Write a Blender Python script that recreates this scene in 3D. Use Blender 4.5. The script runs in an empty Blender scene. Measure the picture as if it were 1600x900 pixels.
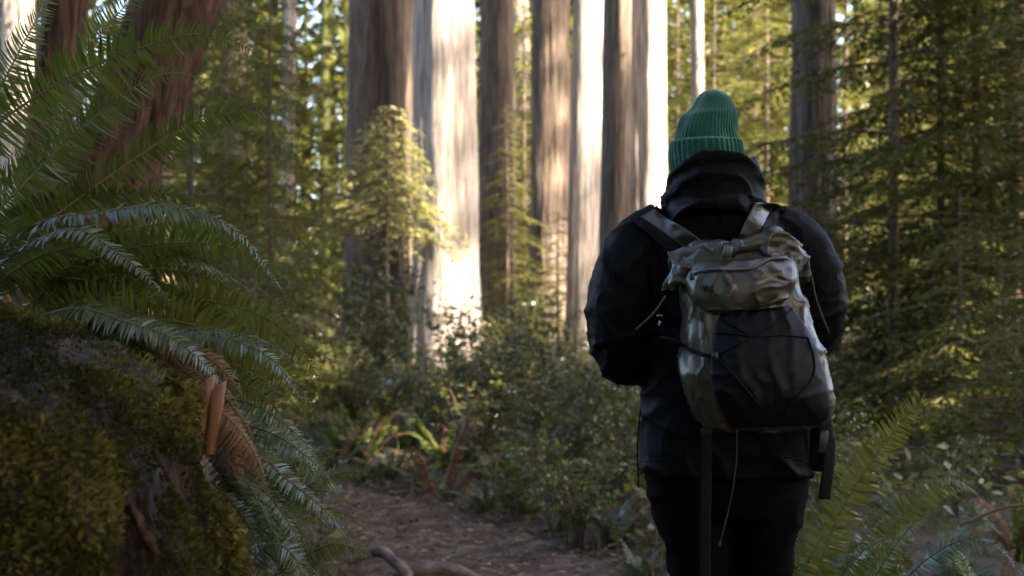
import bpy, math, random
import numpy as np
from mathutils import Vector, Matrix, noise
from mathutils.bvhtree import BVHTree

# ------------------------------------------------------------------ camera, sky, sun, exposure
S = bpy.context.scene
COL = S.collection
CAMZ, FPX = 1.3, 2222.2
cd = bpy.data.cameras.new('camera'); cam = bpy.data.objects.new('camera', cd); COL.objects.link(cam)
cam.location = (0, 0, CAMZ); cam.rotation_euler = (math.radians(90), 0, 0)
cd.sensor_width = 36; cd.lens = 50; cd.clip_start = 0.05; cd.clip_end = 2000
cd.dof.use_dof = True; cd.dof.focus_distance = 3.0; cd.dof.aperture_fstop = 5.0
S.camera = cam
SUN_EL, SUN_AZ = math.radians(38), math.atan2(0.8, -0.6)
w = bpy.data.worlds.new('World'); S.world = w; w.use_nodes = True
sky = w.node_tree.nodes.new('ShaderNodeTexSky'); sky.sky_type = 'NISHITA'; sky.sun_disc = False
sky.dust_density = 3.5; sky.ozone_density = 0.3; sky.air_density = 0.8; sky.sun_elevation = SUN_EL; sky.sun_rotation = SUN_AZ
bg = w.node_tree.nodes['Background']; bg.inputs[1].default_value = 0.11
w.node_tree.links.new(sky.outputs[0], bg.inputs[0])
sl = bpy.data.lights.new('sun', 'SUN'); sl.energy = 5.0; sl.angle = math.radians(0.53); sl.color = (1, 0.89, 0.72)
sun = bpy.data.objects.new('sun', sl); COL.objects.link(sun)
TOSUN = Vector((0.8*math.cos(SUN_EL), -0.6*math.cos(SUN_EL), math.sin(SUN_EL)))
sun.rotation_euler = TOSUN.to_track_quat('Z', 'Y').to_euler(); sun.location = (20, -10, 30)
S.view_settings.view_transform = 'Standard'; S.view_settings.look = 'None'
S.view_settings.exposure = 3.4; S.view_settings.gamma = 1.0
S.render.engine = 'CYCLES'
S.cycles.use_denoising = True
S.cycles.max_bounces = 6; S.cycles.diffuse_bounces = 3; S.cycles.transmission_bounces = 3; S.cycles.glossy_bounces = 2

R = np.random.default_rng(7)
random.seed(7)

def W(px, py, Y):                                  # a point in the place, Y metres ahead of the standpoint
    return Vector(((px-800)/FPX*Y, Y, CAMZ+(450-py)/FPX*Y))

# ------------------------------------------------------------------ materials
def mat(name, c1, c2=None, rough=0.8, spec=0.3, scale=8, stretch=(1,1,1), bump=0.0, bscale=None, trans=0.0, tint=False,
        detail=6, c3=None, coat=0.0, ramp=(0.35, 0.65), bdist=0.02, sheen=0.0):
    m = bpy.data.materials.new(name); m.use_nodes = True
    nt = m.node_tree; N = nt.nodes; L = nt.links
    b = N['Principled BSDF']; out = N['Material Output']
    b.inputs['Roughness'].default_value = rough
    b.inputs['Specular IOR Level'].default_value = spec
    b.inputs['Coat Weight'].default_value = coat
    b.inputs['Sheen Weight'].default_value = sheen
    tc = N.new('ShaderNodeTexCoord'); mp = N.new('ShaderNodeMapping'); mp.inputs['Scale'].default_value = stretch
    L.new(tc.outputs['Object'], mp.inputs[0])
    col = None
    if tint:
        at = N.new('ShaderNodeAttribute'); at.attribute_name = 'tint'
        rp = N.new('ShaderNodeValToRGB'); e = rp.color_ramp.elements
        e[0].position = 0.0; e[0].color = (*c1, 1); e[1].position = 1.0; e[1].color = (*(c2 or c1), 1)
        if c3: x = e.new(0.5); x.color = (*c3, 1)
        L.new(at.outputs['Fac'], rp.inputs[0]); col = rp.outputs[0]
    elif c2:
        nz = N.new('ShaderNodeTexNoise'); nz.inputs['Scale'].default_value = scale; nz.inputs['Detail'].default_value = detail
        nz.inputs['Roughness'].default_value = 0.65
        L.new(mp.outputs[0], nz.inputs['Vector'])
        rp = N.new('ShaderNodeValToRGB'); e = rp.color_ramp.elements
        e[0].position = ramp[0]; e[0].color = (*c1, 1); e[1].position = ramp[1]; e[1].color = (*c2, 1)
        if c3: x = e.new((ramp[0]+ramp[1])/2); x.color = (*c3, 1)
        L.new(nz.outputs[0], rp.inputs[0]); col = rp.outputs[0]
    if col: L.new(col, b.inputs['Base Color'])
    else: b.inputs['Base Color'].default_value = (*c1, 1)
    if bump:
        nb = N.new('ShaderNodeTexNoise'); nb.inputs['Scale'].default_value = bscale or scale*3; nb.inputs['Detail'].default_value = 6
        L.new(mp.outputs[0], nb.inputs['Vector'])
        bp = N.new('ShaderNodeBump'); bp.inputs['Strength'].default_value = bump; bp.inputs['Distance'].default_value = bdist
        L.new(nb.outputs[0], bp.inputs['Height']); L.new(bp.outputs[0], b.inputs['Normal'])
    if trans:
        t = N.new('ShaderNodeBsdfTranslucent'); mx = N.new('ShaderNodeMixShader'); mx.inputs[0].default_value = trans
        if col: L.new(col, t.inputs[0])
        else: t.inputs[0].default_value = (*c1, 1)
        L.new(b.outputs[0], mx.inputs[1]); L.new(t.outputs[0], mx.inputs[2]); L.new(mx.outputs[0], out.inputs[0])
    return m

M = {}
M['fern'] = mat('fern_leaf', (.04,.058,.010), (.15,.145,.02), rough=.4, spec=.3, trans=.45, tint=True, c3=(.08,.10,.016))
M['fern_blue'] = mat('fern_leaf_waxy', (.04,.06,.022), (.08,.10,.036), rough=.3, spec=.6, trans=.25, tint=True)
M['fern_dead'] = mat('fern_leaf_dead', (.09,.04,.02), (.2,.10,.05), rough=.7, trans=.2, tint=True)
M['stalk'] = mat('fern_stalk', (.06,.05,.02), (.10,.08,.03), rough=.5)
M['needle'] = mat('conifer_needles', (.035,.042,.010), (.20,.18,.03), rough=.5, spec=.3, trans=.42, tint=True, c3=(.085,.088,.018))
M['leaf'] = mat('shrub_leaf', (.045,.06,.014), (.21,.19,.04), rough=.28, spec=.6, trans=.38, tint=True, c3=(.095,.105,.024))
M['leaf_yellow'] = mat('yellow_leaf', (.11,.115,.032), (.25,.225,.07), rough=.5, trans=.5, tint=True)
M['twig'] = mat('twig_bark', (.06,.04,.028), (.14,.10,.07), rough=.85, scale=30, bump=.4)
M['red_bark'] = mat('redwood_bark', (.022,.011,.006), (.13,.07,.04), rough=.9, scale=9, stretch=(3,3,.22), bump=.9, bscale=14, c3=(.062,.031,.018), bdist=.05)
M['pale_bark'] = mat('sunlit_bark', (.10,.075,.06), (.38,.325,.28), rough=.9, scale=9, stretch=(3,3,.16), bump=1.0, bscale=16, c3=(.25,.205,.17), ramp=(.32,.6), bdist=.05)  # lighter bark tone for the sunlit trunks, sun partly put into the colour
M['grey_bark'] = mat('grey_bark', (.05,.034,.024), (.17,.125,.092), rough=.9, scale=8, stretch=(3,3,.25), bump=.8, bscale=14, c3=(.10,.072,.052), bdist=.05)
M['ground'] = mat('forest_floor', (.016,.011,.007), (.075,.05,.03), rough=.95, scale=5, bump=.8, c3=(.036,.025,.015), detail=10, bscale=25)
M['path'] = mat('trail_dirt', (.035,.024,.018), (.17,.12,.09), rough=.95, scale=6, bump=1.0, c3=(.072,.05,.036), detail=12, bscale=40, bdist=.015)
M['litter'] = mat('dry_litter', (.07,.038,.02), (.30,.20,.12), rough=.85, tint=True, trans=.1, c3=(.15,.09,.05))
M['moss'] = mat('moss', (.012,.013,.003), (.16,.14,.028), rough=.85, spec=.12, tint=True, trans=.25, c3=(.046,.046,.010))
M['stump'] = mat('rotten_wood', (.008,.006,.005), (.07,.05,.04), rough=.9, scale=6, stretch=(2,2,.6), bump=1.0, bdist=.05, c3=(.028,.019,.014), bscale=18)
M['bare_wood'] = mat('bare_grey_wood', (.012,.009,.007), (.055,.042,.034), rough=.8, scale=14, stretch=(.5,3,3), bump=1.0, bscale=30)
M['split_wood'] = mat('split_redwood', (.10,.04,.018), (.32,.15,.07), rough=.7, scale=12, stretch=(4,4,.3), bump=.6, bscale=20)
M['litter_wood'] = mat('rotten_red_bark', (.02,.01,.006), (.075,.038,.022), rough=.9, scale=20, bump=.6)
M['root'] = mat('root_bark', (.06,.045,.035), (.20,.16,.13), rough=.8, scale=12, bump=.5)
M['grass'] = mat('grass_blade', (.05,.065,.02), (.20,.19,.08), rough=.5, trans=.3, tint=True)
M['jacket'] = mat('black_shell_fabric', (.002,.002,.0023), (.0034,.0033,.0038), rough=.6, spec=.05, scale=3, bump=.08, bscale=500, bdist=.001)
M['trousers'] = mat('black_trousers', (.0015,.0015,.0016), rough=.9, spec=.04)
M['skin'] = mat('skin', (.5,.29,.2), rough=.55)
M['hair'] = mat('dark_hair', (.03,.018,.012), rough=.5)
M['knit'] = mat('green_knit', (.004,.05,.03), (.007,.075,.046), rough=.95, spec=.1, scale=60, bump=.5, bscale=350, bdist=.002, sheen=.3)
M['nylon'] = mat('khaki_nylon', (.024,.0225,.014), (.036,.034,.022), rough=.34, spec=.42, scale=6, bump=.35, bscale=26, bdist=.006)
M['mesh'] = mat('navy_mesh', (.0012,.0014,.0026), (.0028,.0032,.006), rough=.5, spec=.12, scale=30, bump=.3, bscale=300, bdist=.001)
M['black'] = mat('black_webbing', (.003,.003,.0034), rough=.75, spec=.12, bump=.3, bscale=400, scale=100, bdist=.001, c2=(.0045,.0045,.005))
M['plastic'] = mat('black_plastic', (.015,.015,.017), rough=.3)
M['zip'] = mat('grey_zip', (.04,.046,.06), rough=.3, spec=.6)
M['cord'] = mat('grey_cord', (.02,.019,.016), rough=.7)
M['white'] = mat('white_print', (.35,.35,.37), rough=.5)
M['boot'] = mat('brown_boot', (.05,.035,.025), rough=.7)

# ------------------------------------------------------------------ mesh helpers
def mesh_np(name, V, F, tint=None, smooth=True):
    """V (n,3), F (m,k) one polygon size"""
    V = np.asarray(V, np.float32); F = np.asarray(F, np.int32); k = F.shape[1]
    me = bpy.data.meshes.new(name)
    me.vertices.add(len(V)); me.vertices.foreach_set('co', V.ravel())
    me.loops.add(F.size); me.loops.foreach_set('vertex_index', F.ravel())
    me.polygons.add(len(F)); me.polygons.foreach_set('loop_start', np.arange(0, F.size, k, dtype=np.int32))
    if tint is not None:
        a = me.attributes.new('tint', 'FLOAT', 'POINT'); a.data.foreach_set('value', np.asarray(tint, np.float32))
    me.update(calc_edges=True)
    if smooth: me.polygons.foreach_set('use_smooth', np.ones(len(F), bool))
    return me

def obj(name, me, m, parent=None, loc=None):
    o = bpy.data.objects.new(name, me); COL.objects.link(o)
    if m is not None and not me.materials: me.materials.append(M[m] if isinstance(m, str) else m)
    if parent: o.parent = parent
    if loc is not None: o.location = loc
    return o

def tag(o, label, cat, group=None, kind=None):
    if label: o['label'] = label
    if cat: o['category'] = cat
    if group: o['group'] = group
    if kind: o['kind'] = kind
    return o

def empty(name, loc, label, cat, group=None, rz=0):
    e = bpy.data.objects.new(name, None); COL.objects.link(e); e.location = loc; e.rotation_euler = (0, 0, rz)
    e.empty_display_size = .1
    return tag(e, label, cat, group)

def copy_tree(root, loc, rz, sc, label=None, group=None):
    r = root.copy(); COL.objects.link(r); r.location = loc; r.rotation_euler = (0, 0, rz)
    r.scale = (sc,)*3 if not isinstance(sc, tuple) else sc
    if label: r['label'] = label
    if group: r['group'] = group
    for ch in root.children:
        c = ch.copy(); COL.objects.link(c); c.parent = r
        for g in ch.children:
            d = g.copy(); COL.objects.link(d); d.parent = c
    return r

def merge(parts):
    """list of (V,F,tint) -> one"""
    Vs, Fs, Ts, n = [], [], [], 0
    for p in parts:
        Vs.append(p[0]); Fs.append(np.asarray(p[1])+n); n += len(p[0])
        Ts.append(p[2] if len(p) > 2 and p[2] is not None else np.full(len(p[0]), .5))
    return np.concatenate(Vs), np.concatenate(Fs), np.concatenate(Ts)

def unit(a):
    return a/np.maximum(np.linalg.norm(a, axis=-1, keepdims=True), 1e-9)

def catmull(P, n):
    P = np.asarray([tuple(p) for p in P], float)
    if len(P) == 2: return P[0]+(P[1]-P[0])*np.linspace(0, 1, n)[:, None]
    Q = np.vstack([2*P[0]-P[1], P, 2*P[-1]-P[-2]])
    m = len(P)-1; u = np.linspace(0, m-1e-6, n*4); i = u.astype(int); f = (u-i)[:, None]
    a, b, c, d = Q[i], Q[i+1], Q[i+2], Q[i+3]
    C = .5*(2*b+(c-a)*f+(2*a-5*b+4*c-d)*f**2+(3*b-a-3*c+d)*f**3)
    s = np.r_[0, np.cumsum(np.linalg.norm(np.diff(C, axis=0), axis=1))]
    t = np.linspace(0, s[-1], n)
    return np.stack([np.interp(t, s, C[:, k]) for k in range(3)], 1)

def interp_list(vals, n):
    return np.interp(np.linspace(0, 1, n), np.linspace(0, 1, len(vals)), vals)

def tube(P, rad, k=8, n=None, flat=1.0, cap=True):
    """tube along points; rad list; flat squashes the second axis. quads (ends collapse to a point)"""
    C = catmull(P, n) if n else np.asarray([tuple(p) for p in P], float)
    n = len(C); r = interp_list(rad, n) if np.ndim(rad) else np.full(n, rad)
    T = unit(np.gradient(C, axis=0))
    ref = np.array([0, 0, 1.]) if abs(T[0][2]) < .9 else np.array([0, 1., 0])
    A = []
    a = unit(np.cross(T[0], ref))
    for t in T:
        a = unit(a-t*np.dot(a, t)); A.append(a)
    A = np.array(A); B = np.cross(T, A)
    if cap:
        C = np.vstack([C[:1], C, C[-1:]]); A = np.vstack([A[:1], A, A[-1:]]); B = np.vstack([B[:1], B, B[-1:]])
        r = np.r_[1e-4, r, 1e-4]; n += 2
    th = np.arange(k)*2*math.pi/k
    V = C[:, None]+(r[:, None]*np.cos(th))[..., None]*A[:, None]+(r[:, None]*np.sin(th)*flat)[..., None]*B[:, None]
    i = np.arange(n-1)[:, None]*k; j = np.arange(k)[None]; j2 = (j+1) % k
    F = np.stack([i+j, i+j2, i+k+j2, i+k+j], -1).reshape(-1, 4)
    return V.reshape(-1, 3), F

def rings(RR, k=40, n=None, expo=2.0, yaw=0.0, cap=True):
    """stacked horizontal rings (cx,cy,z,a,b)"""
    RR = np.asarray(RR, float)
    if n:
        u = np.linspace(0, 1, n); t = np.linspace(0, 1, len(RR))
        RR = np.stack([np.interp(u, t, RR[:, q]) for q in range(5)], 1)
    if cap:
        a = RR[0].copy(); a[3:] = 1e-4; b = RR[-1].copy(); b[3:] = 1e-4
        RR = np.vstack([a, RR, b])
    th = np.arange(k)*2*math.pi/k
    c, s = np.cos(th), np.sin(th)
    cu = np.sign(c)*np.abs(c)**(2/expo); su = np.sign(s)*np.abs(s)**(2/expo)
    X = RR[:, 3:4]*cu; Y = RR[:, 4:5]*su
    x = X*math.cos(yaw)-Y*math.sin(yaw); y = X*math.sin(yaw)+Y*math.cos(yaw)
    V = np.stack([RR[:, 0:1]+x, RR[:, 1:2]+y, np.repeat(RR[:, 2:3], k, 1)], -1).reshape(-1, 3)
    m = len(RR); i = np.arange(m-1)[:, None]*k; j = np.arange(k)[None]; j2 = (j+1) % k
    return V, np.stack([i+j, i+j2, i+k+j2, i+k+j], -1).reshape(-1, 4)

def remesh(parts, voxel, smooth=3):
    """fuse closed shells into one continuous skin"""
    V, F, _ = merge(parts)
    me = mesh_np('tmp', V, F); o = bpy.data.objects.new('tmp', me); COL.objects.link(o)
    md = o.modifiers.new('r', 'REMESH'); md.mode = 'VOXEL'; md.voxel_size = voxel; md.use_smooth_shade = True
    if smooth:
        sm = o.modifiers.new('s', 'SMOOTH'); sm.iterations = smooth; sm.factor = .5
    dg = bpy.context.evaluated_depsgraph_get()
    res = bpy.data.meshes.new_from_object(o.evaluated_get(dg))
    bpy.data.objects.remove(o); bpy.data.meshes.remove(me)
    return res

def displace(me, fn):
    """move vertices along their normals by fn(co)"""
    n = len(me.vertices); co = np.empty(n*3, np.float32); no = np.empty(n*3, np.float32)
    me.vertices.foreach_get('co', co); me.vertices.foreach_get('normal', no)
    co = co.reshape(-1, 3); no = no.reshape(-1, 3)
    d = np.array([fn(Vector(c)) for c in co.tolist()], np.float32)
    co += no*d[:, None]
    me.vertices.foreach_set('co', co.ravel()); me.update()
    me.polygons.foreach_set('use_smooth', np.ones(len(me.polygons), bool))
    return me

def ridge(p, sx, sy, sz, seed=0.0):
    return 1-abs(noise.noise(Vector((p.x*sx+seed, p.y*sy+seed*.7, p.z*sz-seed))))*2.2

def leaves(P, D, Nn, L, Wd, tint, droop=0.0):
    """diamond leaves: base P, direction D, normal Nn, length L, width Wd (arrays) -> V,F,tint"""
    S_ = unit(np.cross(D, Nn)); L = L[:, None]; Wd = Wd[:, None]
    U = unit(Nn)
    V = np.stack([P, P+D*L*.45+S_*Wd*.5, P+D*L-U*L*droop, P+D*L*.45-S_*Wd*.5], 1).reshape(-1, 3)
    F = np.arange(len(P)*4).reshape(-1, 4)
    return V, F, np.repeat(tint, 4)

def rdir(n, zs=1.0):
    v = R.normal(size=(n, 3)); v[:, 2] *= zs
    return unit(v)

# ------------------------------------------------------------------ terrain
PATH = np.array([(.75,-4,1.1),(.72,0,1.1),(.6,2,1.1),(.45,3.6,1.1),(.22,5,1.1),(-.06,6.4,1.02),(-.44,7.6,.78),(-.86,8.5,.55),(-1.6,9.2,.5),(-2.8,9.8,.5),(-6,10.6,.6)])
PC = catmull([(a, b, c) for a, b, c in PATH], 160)
def path_dist(x, y):
    d = np.full(np.shape(x), 1e9)
    for a, b, wd in PC[::2]:
        d = np.minimum(d, np.hypot(x-a, y-b)-wd*.5)
    return d
def smooth(a, b, x):
    t = np.clip((x-a)/(b-a), 0, 1); return t*t*(3-2*t)
def height(x, y):
    x = np.asarray(x, float); y = np.asarray(y, float)
    xs = np.interp(y, [-5, 2, 4, 6.4, 8.7, 12], [-.3, -.3, -.42, -.75, -1.55, -5])
    bank = smooth(0, 1, (xs-x)/.75)*np.interp(y, [-3, 1, 4.5, 7, 10], [.7, .86, .88, .5, 0])
    d = path_dist(x, y)
    und = .10*np.sin(x*1.3+y*.5)*np.sin(y*.9-x*.4)+.05*np.sin(x*3.1)*np.sin(y*2.7)
    far = .018*np.clip(y-9, 0, 200)+.02*np.clip(np.abs(x)-3, 0, 200)*smooth(6, 14, y)
    return bank+far+(und+.09)*smooth(.0, .7, d)-.03*smooth(.1, -.3, d)
def H(x, y): return float(height(np.array([x]), np.array([y]))[0])

def build_ground():
    gx = np.concatenate([np.linspace(-400, -14, 30), np.linspace(-13.5, 13.5, 180), np.linspace(14, 400, 30)])
    gy = np.concatenate([np.linspace(-200, -4.2, 20), np.linspace(-4, 20, 170), np.linspace(20.5, 60, 50), np.linspace(64, 600, 30)])
    X, Y = np.meshgrid(gx, gy); Z = height(X, Y)
    V = np.stack([X, Y, Z], -1).reshape(-1, 3); nx = len(gx)
    i = np.arange(len(gy)-1)[:, None]*nx+np.arange(nx-1)[None]
    F = np.stack([i, i+1, i+nx+1, i+nx], -1).reshape(-1, 4)
    tag(obj('ground', mesh_np('ground', V, F), 'ground'), None, None, kind='structure')
    T = unit(np.gradient(PC[:, :2], axis=0)); Nn = np.stack([T[:, 1], -T[:, 0]], 1)
    k = 25; s = np.linspace(-.62, .62, k)
    ed = np.array([noise.noise(Vector((q*.31, 3.1, 0)))*.16 for q in range(len(PC))])
    XY = PC[:, None, :2]+Nn[:, None]*(s[None]*(PC[:, 2:3]+ed[:, None]))[..., None]
    Z = height(XY[..., 0], XY[..., 1])+.012
    nz = np.array([noise.noise(Vector((x*4, y*4, 0)))*.012+noise.noise(Vector((x*11, y*11, 5)))*.006 for x, y in XY.reshape(-1, 2)]).reshape(Z.shape)
    Z = Z+nz*(1-np.abs(s)/.62)[None]-.03*smooth(.5, .62, np.abs(s))[None]
    V = np.concatenate([XY, Z[..., None]], -1).reshape(-1, 3)
    i = np.arange(len(PC)-1)[:, None]*k+np.arange(k-1)[None]
    F = np.stack([i, i+1, i+k+1, i+k], -1).reshape(-1, 4)
    tag(obj('path', mesh_np('path', V, F), 'path'), None, None, kind='structure')
build_ground()

# ------------------------------------------------------------------ big trees
def crown_mesh(seed, z0, z1, rad, nb=70):
    r = np.random.default_rng(seed); parts = []
    for b in range(nb):
        u = r.random(); z = z0+(z1-z0)*u; L = rad*(1-.75*u)*r.uniform(.6, 1.1); az = r.uniform(0, 6.283)
        d = np.array([math.cos(az), math.sin(az), -.18]); n = 70
        t = np.sqrt(r.random(n)); P = np.array([0, 0, z])+d*(t*L)[:, None]+r.normal(size=(n, 3))*np.array([.3, .3, .12])
        D = unit(d+r.normal(size=(n, 3))*.5); Nn = unit(np.array([0, 0, 1.])+r.normal(size=(n, 3))*.4)
        parts.append(leaves(P, D, Nn, r.uniform(.3, .6, n), r.uniform(.1, .22, n), r.random(n), .2))
    return mesh_np('crown', *merge(parts))
CROWN = crown_mesh(3, 0, 12, 2.6)
CROWN.materials.append(M['needle'])

def trunk_mesh(seed, r0, hgt, lean, flute, nfl, flare, bark, k=56, crack=None):
    """fluted tapering trunk; lean = x/y offset per metre"""
    zz = np.concatenate([np.linspace(-.6, 8, 90), np.linspace(8.4, hgt, 24)])
    th = np.arange(k)*2*math.pi/k
    ph = seed*1.7
    V = np.empty((len(zz), k, 3))
    for i, z in enumerate(zz):
        tap = (1-max(z, 0)/hgt*.72)
        fl = 1+flare*math.exp(-max(z+.2, 0)/.8)
        for j, a in enumerate(th):
            c, s = math.cos(a), math.sin(a)
            f = noise.noise(Vector((c*nfl, s*nfl, z*.12+ph)))*flute*(1+.8*math.exp(-max(z, 0)/1.5))
            b = (1-abs(noise.noise(Vector((c*nfl*3.2, s*nfl*3.2, z*.35+ph*2))))*2)*bark+noise.noise(Vector((c*9, s*9, z*2.0+ph)))*bark*.5+(1-abs(noise.noise(Vector((c*nfl*6, s*nfl*6, z*.5+ph*3))))*3)*bark*.6
            r = r0*tap*fl*(1+f+b)
            V[i, j] = (c*r+lean[0]*z, s*r+lean[1]*z, z)
    n = len(zz); i = np.arange(n-1)[:, None]*k; j = np.arange(k)[None]; j2 = (j+1) % k
    F = np.stack([i+j, i+j2, i+k+j2, i+k+j], -1).reshape(-1, 4)
    return mesh_np('trunk', V.reshape(-1, 3), F)

def big_tree(px, Y, wpx, seed, bark, label, py_ref=300, lean_px=0, flute=.16, nfl=1.5, flare=.25, bk=.05, group=None, hgt=27):
    """px = pixel column of the axis at py_ref; lean_px = columns gained per 100 rows upward"""
    lean = lean_px/100.0
    pr = W(px, py_ref, Y)
    x0 = pr.x; z = H(x0, Y); x0 = pr.x-lean*(pr.z-z)
    z = H(x0, Y)
    e = empty('redwood_tree', (x0, Y, z), label, 'tree', group)
    r0 = wpx/2/FPX*Y/(1-.72*3/hgt)
    obj('trunk', trunk_mesh(seed, r0, hgt, (lean, 0), flute, nfl, flare, bk), bark, e)
    c = obj('crown', CROWN, None, e); c.location = (lean*(hgt-11), 0, hgt-11)
    c.scale = (.8+.4*(seed % 3)/3,)*2+(1,)
    c.rotation_euler = (0, 0, seed)
    return e

def bgzone(px):
    for lim, t in ((120, 'at the far left edge'), (300, 'behind the leaning red trunk'), (520, 'left of the wide fluted trunk'), (650, 'behind the wide fluted trunk'), (790, 'just right of the broad pale trunk'), (880, 'beside the dappled brown trunk'), (1000, 'behind the whitest trunk'), (1110, 'above the green beanie'), (1180, 'right of the thin white trunk'), (1235, 'just left of the fissured shaded trunk'), (1290, 'behind the fissured shaded trunk'), (1420, 'right of the fissured shaded trunk'), (1490, 'right of the thin dark hemlock'), (1540, 'in the upper right quarter')):
        if px < lim: return t
    return 'at the far right edge'
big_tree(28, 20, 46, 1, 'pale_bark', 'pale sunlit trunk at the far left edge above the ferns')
big_tree(95, 10.5, 62, 2, 'red_bark', 'dark deeply furrowed trunk behind the upper left fern fronds', py_ref=80, lean_px=14, bk=.12, nfl=2.2)
big_tree(215, 8.6, 118, 3, 'red_bark', 'leaning red-brown trunk behind the arching fern tips', py_ref=150, lean_px=38, bk=.13, nfl=2.6, flare=.1)
big_tree(368, 24, 42, 4, 'grey_bark', 'pale grey streaked trunk just right of the leaning red trunk', bk=.09)
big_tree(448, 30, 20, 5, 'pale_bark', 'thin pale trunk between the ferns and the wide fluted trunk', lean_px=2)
big_tree(592, 21, 92, 6, 'grey_bark', 'wide fluted brown trunk in shade behind the yellow sapling', flute=.32, nfl=1.9, bk=.10, flare=.35)
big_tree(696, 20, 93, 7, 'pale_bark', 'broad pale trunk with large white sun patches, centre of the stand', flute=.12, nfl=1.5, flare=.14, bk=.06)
big_tree(778, 27, 52, 8, 'grey_bark', 'dark brown trunk in shade between the two dappled trunks', bk=.09)
big_tree(861, 26, 57, 9, 'grey_bark', 'brown trunk dappled with sun just left of the whitest trunk', bk=.09)
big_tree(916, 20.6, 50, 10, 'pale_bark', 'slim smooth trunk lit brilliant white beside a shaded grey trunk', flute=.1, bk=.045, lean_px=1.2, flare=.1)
big_tree(961, 16.2, 42, 11, 'grey_bark', 'slim shaded grey trunk immediately right of the whitest trunk', flute=.1, bk=.06, lean_px=1.5, flare=.15)
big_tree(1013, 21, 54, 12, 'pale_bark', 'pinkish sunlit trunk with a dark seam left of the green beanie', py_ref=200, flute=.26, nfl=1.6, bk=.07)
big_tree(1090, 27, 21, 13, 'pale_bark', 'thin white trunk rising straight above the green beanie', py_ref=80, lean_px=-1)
big_tree(1271, 14.4, 60, 14, 'grey_bark', 'shaded brown trunk with a long fissure right of the person', py_ref=150, flute=.2, nfl=1.4, bk=.1, flare=.3)
big_tree(1592, 19, 36, 15, 'red_bark', 'reddish trunk at the far right edge behind hemlock boughs', py_ref=180, bk=.08)
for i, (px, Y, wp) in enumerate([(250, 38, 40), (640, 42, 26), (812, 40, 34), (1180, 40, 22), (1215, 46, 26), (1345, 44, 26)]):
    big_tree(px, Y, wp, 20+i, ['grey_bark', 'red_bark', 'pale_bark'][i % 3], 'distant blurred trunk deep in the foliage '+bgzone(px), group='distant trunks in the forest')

# ------------------------------------------------------------------ conifers with drooping boughs
def hemlock(name, seed, hgt, rad, z0, nb, dens=1.0, lf=.066, droop=.35, tint=(0, 1), label='', mat_='needle', r0=.05, twig_sep=.048):
    r = np.random.default_rng(seed); parts = []; wood = []
    e = empty(name, (0, 0, 0), label, 'tree')
    for b in range(nb):
        u = (b+r.random())/nb; z = z0+(hgt-z0)*u**.9; L = rad*(1-u)**.75*r.uniform(.55, 1.1)+.12; az = b*2.4+r.uniform(-.5, .5)
        dx = np.array([math.cos(az), math.sin(az), 0.]); sx = np.array([-dx[1], dx[0], 0.])
        def bough(t): return np.array([0, 0, z])+dx*(t*L)[:, None]+np.array([0, 0, 1.])*((.12*t-droop*t**2)*L)[:, None]
        wood.append(tube(bough(np.linspace(0, 1, 6)), [.006*L+.003, .0015], 4, cap=False))
        nt = max(4, int(L/twig_sep*dens)); t = np.linspace(.12, 1, nt)
        base = bough(t); side = np.where(np.arange(nt) % 2 == 0, 1., -1.)
        tl = L*.42*(1-t*.75)*r.uniform(.6, 1.15, nt)+.05
        td = unit(dx*.75+sx*side[:, None]*.8+np.array([0, 0, -.25])+r.normal(size=(nt, 3))*.13)
        for q in range(nt):
            m = max(3, int(tl[q]/(lf*.42))); v = (np.arange(m)+.3)/m
            P = base[q]+td[q]*(v*tl[q])[:, None]+np.array([0, 0, -.22])*(v**2*tl[q])[:, None]+r.normal(size=(m, 3))*.008
            sd = np.cross(td[q], [0, 0, 1.]); sgn = np.where(np.arange(m) % 2 == 0, 1., -1.)[:, None]
            D = unit(td[q]*.8+sd*sgn*.75+r.normal(size=(m, 3))*.18+np.array([0, 0, -.12]))
            Nn = unit(np.array([0, 0, 1.])+r.normal(size=(m, 3))*.35)
            parts.append(leaves(P, D, Nn, lf*r.uniform(.7, 1.3, m), lf*.46*r.uniform(.7, 1.2, m), np.clip(r.uniform(*tint)+r.normal(size=m)*.12, 0, 1), .15))
    obj('crown', mesh_np('crown', *merge(parts)), mat_, e)
    tr = tube([(0, 0, -.3), (.02*hgt*r.normal()*.3, .01, hgt*.5), (0, 0, hgt)], [r0, r0*.7, .004], 10, n=20)
    obj('trunk', mesh_np('trunk', tr[0], tr[1]), 'twig', e)
    wv = merge(wood); obj('limbs', mesh_np('limbs', wv[0], wv[1]), 'twig', e)['kind'] = 'stuff'
    return e

HA = hemlock('hemlock_tree', 41, 9.5, 2.1, .5, 92, label='tall dark hemlock with a thin stem and drooping boughs right of the shaded trunk', tint=(.2, .7))
HB = hemlock('hemlock_tree', 42, 8.0, 2.0, .3, 84, label='', tint=(.2, .8), droop=.45)
HC = hemlock('young_hemlock', 43, 1.75, 1.05, .08, 44, label='', tint=(.25, .7), lf=.045, droop=.25, r0=.025)
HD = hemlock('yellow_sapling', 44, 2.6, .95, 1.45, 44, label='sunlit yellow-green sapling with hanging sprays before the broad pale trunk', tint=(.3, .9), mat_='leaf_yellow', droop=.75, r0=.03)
def put(o, px, Y, rz=0, sc=1.0, label=None, group=None, first=False, dz=0):
    p = W(px, 450, Y); loc = (p.x, Y, H(p.x, Y)+dz)
    if first:
        o.location = loc; o.rotation_euler = (0, 0, rz); o.scale = (sc,)*3; 
        if label: o['label'] = label
        if group: o['group'] = group
        return o
    return copy_tree(o, loc, rz, sc, label, group)
put(HA, 1395, 12, .3, 1.0, first=True)
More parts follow.
